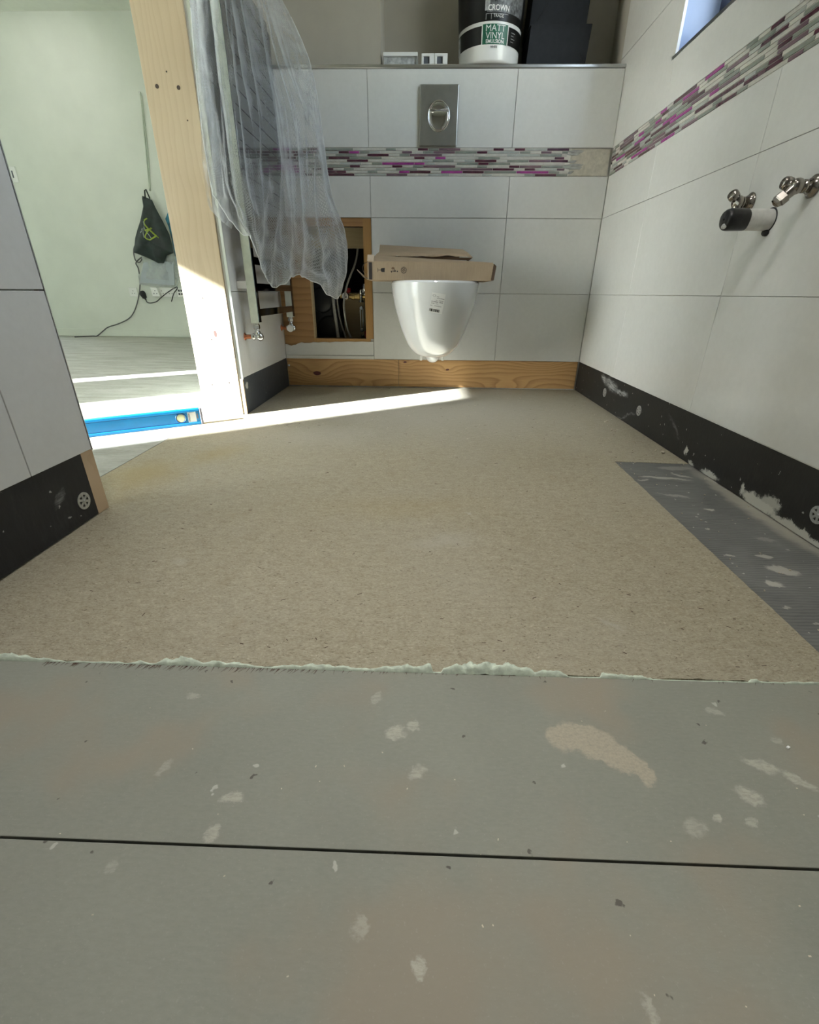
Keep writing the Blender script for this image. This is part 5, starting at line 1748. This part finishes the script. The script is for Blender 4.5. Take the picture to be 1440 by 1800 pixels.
def angle_valve(y, z, label, out, knob_dir, spout):
    t = thing('angle_valve', label, 'valve', (XR, y, z))
    MB().lathe((XR - 0.0003, y, z), (-1, 0, 0), [(0, 0.0200), (0.0022, 0.0205), (0.004, 0.0165), (0.0105, 0.0135)], 28).build('flange', 'nickel', t)
    p = Vector((XR - out, y, z))
    m = MB()
    m.lathe((XR - 0.008, y, z), (-1, 0, 0), [(0, 0.0100), (0.008, 0.0105), (0.009, 0.0118), (0.014, 0.0118), (0.015, 0.0092), (out - 0.008, 0.0092)], 20)
    m.ball(p, (0.0142, 0.0142, 0.0142), 20, 12)
    s_ = Vector(spout).normalized()
    m.lathe(p, s_, [(0.0, 0.0115), (0.016, 0.0108), (0.024, 0.0100)], 20)
    m.build('body', 'nickel', t)
    m = MB()
    m.lathe(p + s_ * 0.021, s_, [(0, 0.0105), (0.002, 0.0132), (0.014, 0.0132), (0.016, 0.0112), (0.021, 0.0095), (0.022, 0.006)], 6, smooth=False)
    m.build('compression_nut', 'nickel', t)
    kd = Vector(knob_dir).normalized()
    m = MB()
    m.lathe(p, kd, [(0.008, 0.0080), (0.017, 0.0085), (0.018, 0.0118), (0.023, 0.0122), (0.030, 0.0115), (0.0325, 0.008), (0.033, 0.001)], 20)
    m.build('screwdriver_cap', 'nickel', t)
    return t


v1 = angle_valve(1.338, 0.645, 'nickel angle valve right above and behind the white waste pipe', 0.029, (-0.55, -0.25, 0.35), (0, 0, -1))
m = MB()
c_ = Vector((XR - 0.0385, 1.326, 0.648))
m.obox(c_ + Vector((-0.001, -0.003, -0.006)), (0.002, 0.016, 0.005), Matrix.Rotation(0.5, 3, 'X'))
m.obox(c_ + Vector((-0.003, -0.003, 0.010)), (0.002, 0.004, 0.013), Matrix.Rotation(-0.4, 3, 'X'))
m.build('white_mark', 'white_gloss', v1)
angle_valve(1.136, 0.642, 'nickel angle valve at the right edge, above and nearer than the waste pipe', 0.034, (-0.3, 0.9, 0.35), (-0.62, 0.12, -0.62))

# ------------------------------------------------------------------ spirit level in the doorway
LA, LB_ = Vector((-0.812, 1.658, 0)), Vector((-1.66, 1.105, 0))
ld = (LB_ - LA).normalized()
ln_ = Vector((-ld.y, ld.x, 0))
if ln_.y > 0:
    ln_ = -ln_
LR = Matrix((ld, ln_, Vector((0, 0, 1)))).transposed()
LL = (LB_ - LA).length
sl = thing('spirit_level', 'blue box-section spirit level standing on edge on the doorway floor', 'spirit level', LA)
LRz = 0.0585
P = lambda a, n, z: LA + ld * a + ln_ * n + Vector((0, 0, z))
def lbox(m, a0, a1, n0, n1, z0, z1):
    m.obox(P((a0 + a1) / 2, (n0 + n1) / 2, (z0 + z1) / 2), (a1 - a0, n1 - n0, z1 - z0), LR)
    return m
m = MB()
lbox(m, 0.008, LL, -0.010, 0.007, 0.0, LRz)
m.build('body', 'level_blue', sl)
m = MB()
lbox(m, 0.010, LL, 0.0065, 0.0105, 0.0012, 0.0105)
lbox(m, 0.010, LL, 0.0065, 0.0105, LRz - 0.0105, LRz - 0.0012)
m.build('rail', 'level_blue', sl, bevel=0.0012)
m = MB()
lbox(m, 0.010, LL, 0.0068, 0.0076, 0.0105, 0.0125)
lbox(m, 0.010, LL, 0.0068, 0.0076, LRz - 0.0125, LRz - 0.0105)
m.build('groove_line', 'level_dark', sl)
m = MB()
lbox(m, 0.0, 0.0085, -0.0108, 0.0112, 0.0002, LRz + 0.0006)
m.build('end_cap', 'level_cap', sl, bevel=0.0015)
vc = P(0.073, 0.0066, LRz / 2)
m = MB().lathe(vc, ln_, [(0, 0.0185), (0.003, 0.0185), (0.003, 0.0150), (0.001, 0.0148)], 30, caps=False)
m.build('vial_ring', 'level_dark', sl)
MB().lathe(vc, ln_, [(0, 0.0148), (0.0016, 0.0148), (0.0018, 0.004)], 28).build('vial', 'vial', sl)
m = MB()
lbox(m, 0.022, 0.050, 0.0068, 0.0078, 0.0075, LRz - 0.0075)
lb2 = m.build('price_sticker', 'label', sl)
m = MB()
for a0, a1 in ((0.0425, 0.0435), (0.0445, 0.0463), (0.0470, 0.0478)):
    lbox(m, a0, a1, 0.0077, 0.0080, 0.014, 0.043)
lbox(m, 0.026, 0.044, 0.0077, 0.0080, 0.0465, 0.0485)
m.build('sticker_bars', 'grey_ink', lb2).location = (0, 0, 0)
m = MB()
lbox(m, 0.0150, 0.0195, 0.0068, 0.0080, 0.022, 0.040)
m.build('mark', 'level_cap', sl)

# ------------------------------------------------------------------ far wall of the hall
def wall_sheet(mb, outline, y, bulge, thick=0.004, centre=None, seed=0, wr=0.02, power=2.0):
    """A soft bag seen from the front: outline on the wall, swelling towards the room, crumpled, with a back."""
    n = len(outline)
    dense = []
    for i in range(n):
        a, b = outline[i], outline[(i + 1) % n]
        for k in range(4):
            dense.append((a[0] + (b[0] - a[0]) * k / 4, a[1] + (b[1] - a[1]) * k / 4))
    cx = sum(p[0] for p in dense) / len(dense) if centre is None else centre[0]
    cz_ = sum(p[1] for p in dense) / len(dense) if centre is None else centre[1]
    rings = []
    for r in (1.0, 0.93, 0.8, 0.62, 0.42, 0.2, 0.0):
        d = bulge * (1 - r ** power)
        rings.append([(cx + (x - cx) * r, y - thick - d - wr * mnoise.noise(Vector((x * 9 * r, z * 9 * r, seed + r))) * (1 - r ** 4), cz_ + (z - cz_) * r) for x, z in dense])
    back = [[(x, y, z) for x, z in dense], rings[0]]
    mb.grid(rings, closed=True)
    mb.grid(back, closed=True)
    mb.add(back[0], [tuple(range(len(dense)))])


YW = YF - 0.012
bag = thing('carrier_bag', 'dark green-black carrier bag with a lime scrawl print hanging on the far hall wall', 'bag', (-2.60, YW, 0.69))
m = MB()
wall_sheet(m, BAG, YW - 0.065, 0.085, centre=(-2.60, 0.86), seed=2, wr=0.05)
sack = m.build('sack', 'bag', bag, recalc=True)
m = MB()
m.tube([(x, YW - 0.072, z) for x, z in HANDLE], 0.006, 8)
m.build('handle', 'black', bag)
m = MB()
for pts in (SCRAWL1, SCRAWL2, SCRAWL3):
    m.tube(smooth_path([(x, YW - 0.150, z) for x, z in pts], 14), 0.0065, 6)
sc_ = m.build('scrawl_print', 'scrawl', bag)
m = MB()
for pts in (SCRAWL4, SCRAWL5, SCRAWL6):
    m.tube(smooth_path([(x + 0.055, YW - 0.135, z) for x, z in pts], 14), 0.0045, 6)
sc2 = m.build('pale_print', 'scrawl_grey', bag)
from mathutils.bvhtree import BVHTree
off = world_loc(sack)
bv = BVHTree.FromPolygons([v.co + off for v in sack.data.vertices], [tuple(p.vertices) for p in sack.data.polygons])
for o_ in (sc_, sc2):
    o2 = world_loc(o_)
    for v in o_.data.vertices:
        w_ = v.co + o2
        h = bv.ray_cast(Vector((w_.x, YW - 0.6, w_.z)), Vector((0, 1, 0)))
        if h[0] is not None:
            w_.y = h[0].y - 0.004 + (w_.y - (YW - 0.14)) * 0.12
            v.co = w_ - o2
m = MB()
wall_sheet(m, BLUE, YW + 0.010, 0.010, seed=5, wr=0.006, thick=0.002)
blue = m.build('blue_sack', 'blue_bag', None, recalc=True)
tag(blue, 'teal blue bag behind the dark carrier bag, half hidden by the pine lining', 'bag')
cl = thing('clear_bag', 'clear plastic bag holding a grey-blue panel under the dark carrier bag', 'bag', (-2.65, YW, 0.48))
m = MB()
m.prism([(x, YW - 0.036, z) for x, z in SLATE], (0, 0.006, 0))
m.build('grey_panel', 'slate', cl)
m = MB()
wall_sheet(m, CLEAR, YW - 0.016, 0.026, seed=7, wr=0.014, thick=0.003)
m.build('film', 'clear', cl, recalc=True)


def plate(mb, x0, x1, z0, z1, d=0.009, y=YF):
    mb.box(x0, x1, y - d, y - 0.0003, z0, z1)
    return mb


sk = thing('wall_socket', 'white single wall socket, left of the hanging bags on the far hall wall', 'socket', (-2.957, YF, 0.426))
plate(MB(), -2.999, -2.915, 0.384, 0.468).build('plate', 'white_gloss', sk, bevel=0.003)
m = MB()
for dx, dz, w_, h_ in ((0, 0.012, 0.006, 0.010), (-0.012, -0.010, 0.009, 0.005), (0.012, -0.010, 0.009, 0.005)):
    m.box(-2.957 + dx - w_ / 2, -2.957 + dx + w_ / 2, YF - 0.0095, YF - 0.0085, 0.426 + dz - h_ / 2, 0.426 + dz + h_ / 2)
m.build('pin_hole', 'slot', sk)
ds = thing('double_socket', 'white double wall socket below the clear bag on the far hall wall', 'socket', (-2.60, YF, 0.426))
plate(MB(), -2.755, -2.515, 0.384, 0.470).build('plate', 'white_gloss', ds, bevel=0.003)
for cx in (-2.665, -2.575):
    m = MB()
    for dx, dz, w_, h_ in ((0, 0.014, 0.006, 0.011), (-0.014, -0.010, 0.010, 0.006), (0.014, -0.010, 0.010, 0.006)):
        m.box(cx + dx - w_ / 2, cx + dx + w_ / 2, YF - 0.0095, YF - 0.0085, 0.426 + dz - h_ / 2, 0.426 + dz + h_ / 2)
    m.build('pin_hole', 'slot', ds)
dp = thing('data_plate', 'white wall plate with two rows of black ports beside the pine lining', 'wall plate', (-2.455, YF, 0.426))
plate(MB(), -2.512, -2.40, 0.384, 0.470).build('plate', 'white_gloss', dp, bevel=0.003)
for cx in (-2.485, -2.460, -2.435):
    for cz_ in (0.443, 0.412):
        MB().box(cx - 0.009, cx + 0.009, YF - 0.0098, YF - 0.0085, cz_ - 0.009, cz_ + 0.009).build('port', 'black', dp)
ad = thing('mains_adaptor', 'tall white mains adaptor plugged in below the clear bag', 'adaptor', (-2.735, YF, 0.44))
m = MB()
m.prism([(-2.752, YF - 0.055, 0.474), (-2.685, YF - 0.055, 0.470), (-2.667, YF - 0.055, 0.388), (-2.742, YF - 0.055, 0.388)], (0, 0.045, 0))
m.build('block', 'white_gloss', ad, bevel=0.004)
m = MB()
for dx, dz in ((0, 0.014), (-0.014, -0.010), (0.014, -0.010)):
    m.box(-2.707 + dx - 0.005, -2.707 + dx + 0.005, YF - 0.0556, YF - 0.054, 0.426 + dz - 0.004, 0.426 + dz + 0.004)
m.build('pin_hole', 'slot', ad)
pg = thing('black_plug', 'black mains plug hanging on its cord beside the white adaptor', 'plug', (-2.83, YF, 0.36))
m = MB()
m.lathe((-2.822, YF - 0.045, 0.352), (-0.35, 0, 1), [(0, 0.006), (0.018, 0.010), (0.022, 0.020), (0.055, 0.029), (0.075, 0.028), (0.088, 0.018)], 16)
m.build('plug_body', 'black', pg)
m = MB()
m.tube(smooth_path([(-2.822, YF - 0.045, 0.355)] + [(x, YF - 0.035 - 0.02 * (i < 5), z) for i, (x, z) in enumerate(PLUGCORD)], 5), 0.0045, 8)
m.build('lead', 'black', pg)
m = MB().tube(smooth_path([(x, YF - 0.03, z) for x, z in PLUGCORD2], 5), 0.0045, 8)
tag(m.build('loose_lead', 'black'), 'short black lead end hanging under the wall plate with ports', 'cable')
m = MB().tube(smooth_path([(x, YF - 0.0195, z) for x, z in LOOP] + [(x, YF - 0.0195, max(z, 0.006)) for x, z in CORD] + [(-3.475, YF - 0.024, 0.006), (-3.50, YF - 0.04, 0.006), (-3.54, YF - 0.08, 0.006), (-3.60, YF - 0.14, 0.006)], 5), 0.0055, 8)
tag(m.build('mains_cable', 'cord'), 'grey cable looping beside the bag and trailing down to the hall floor', 'cable')
m = MB().tube(smooth_path([(x, YF - 0.008, z) for x, z in STRING], 4), 0.005, 6)
m.tube(smooth_path([(x, YF - 0.008, z) for x, z in STRING2], 4), 0.004, 6)
tag(m.build('hanging_string', 'string'), 'pale string hanging from the far hall wall down to the carrier bag', 'string')
hk = MB().lathe((-2.507, YF - 0.0002, 1.985), (0, -1, 0), [(0, 0.010), (0.012, 0.008), (0.014, 0.002)], 12)
hk.build('hook', 'white_gloss', bpy.data.objects['hanging_string'])
sw = thing('wall_switch', 'white rectangular wall plate with a dark slot high on the far hall wall', 'switch', (-3.842, YF, 1.40))
plate(MB(), -3.878, -3.806, 1.340, 1.462).build('plate', 'white_gloss', sw, bevel=0.003)
MB().box(-3.849, -3.836, YF - 0.0098, YF - 0.0085, 1.375, 1.430).build('slot', 'slot', sw)

# ------------------------------------------------------------------ unseen ceiling lights: added fill lamps and the hall wall spot
def unseen_downlight(x, y, label, watts, src=None, aim=None, cone=64):
    if src is None:
        t = thing('unseen_downlight', label, 'ceiling light', (x, y, CEIL_B))
        MB().lathe((x, y, CEIL_B - 0.0003), (0, 0, -1), [(0, 0.045), (0.003, 0.045), (0.005, 0.038), (0.0051, 0.032)], 32, caps=False).build('bezel', 'chrome', t)
        MB().lathe((x, y, CEIL_B - 0.0005), (0, 0, -1), [(0, 0.034), (0.003, 0.033)], 28).build('diffuser', 'lamp', t)
    else:
        t = copy_tree(src, label, (x, y, CEIL_B))
    ld_ = bpy.data.lights.new('unseen_downlight_lamp', 'SPOT')
    ld_.energy = watts
    ld_.spot_size = rad(cone)
    ld_.spot_blend = 1.0
    ld_.shadow_soft_size = 0.06
    ld_.color = (1.0, 0.975, 0.94)
    lo = bpy.data.objects.new('unseen_downlight_lamp', ld_)
    COL.objects.link(lo)
    lo.parent = t
    lo.location = (0, 0, -0.012)
    if aim:
        lo.rotation_euler = (Vector(aim) - Vector((x, y, CEIL_B))).to_track_quat('-Z', 'Y').to_euler()
    return t


d0 = unseen_downlight(0.04, 1.45, 'added ceiling fill light farther from the camera', FILL_FAR)  # fill lamp added out of view above the bathroom floor
unseen_downlight(-0.25, 0.20, 'added ceiling fill light nearer the camera', FILL_NEAR, d0, (0.45, 0.62, 0.0), 72)  # added fill lamp, tilted to brighten the right wall and near floor
d2 = unseen_downlight(-3.05, 4.05, 'hall ceiling spot turned to the far wall', HALL_FILL_AND_SPOT, d0, (-3.25, 5.08, 1.75), 95)
d2.location.z = CEIL_H
d3 = unseen_downlight(-2.3, 2.6, 'added ceiling fill light over the middle of the hall floor', HALL_FILL_AND_SPOT * 1.6, d0, None, 150)  # fill lamp added out of view to brighten the hall
d3.location.z = CEIL_H
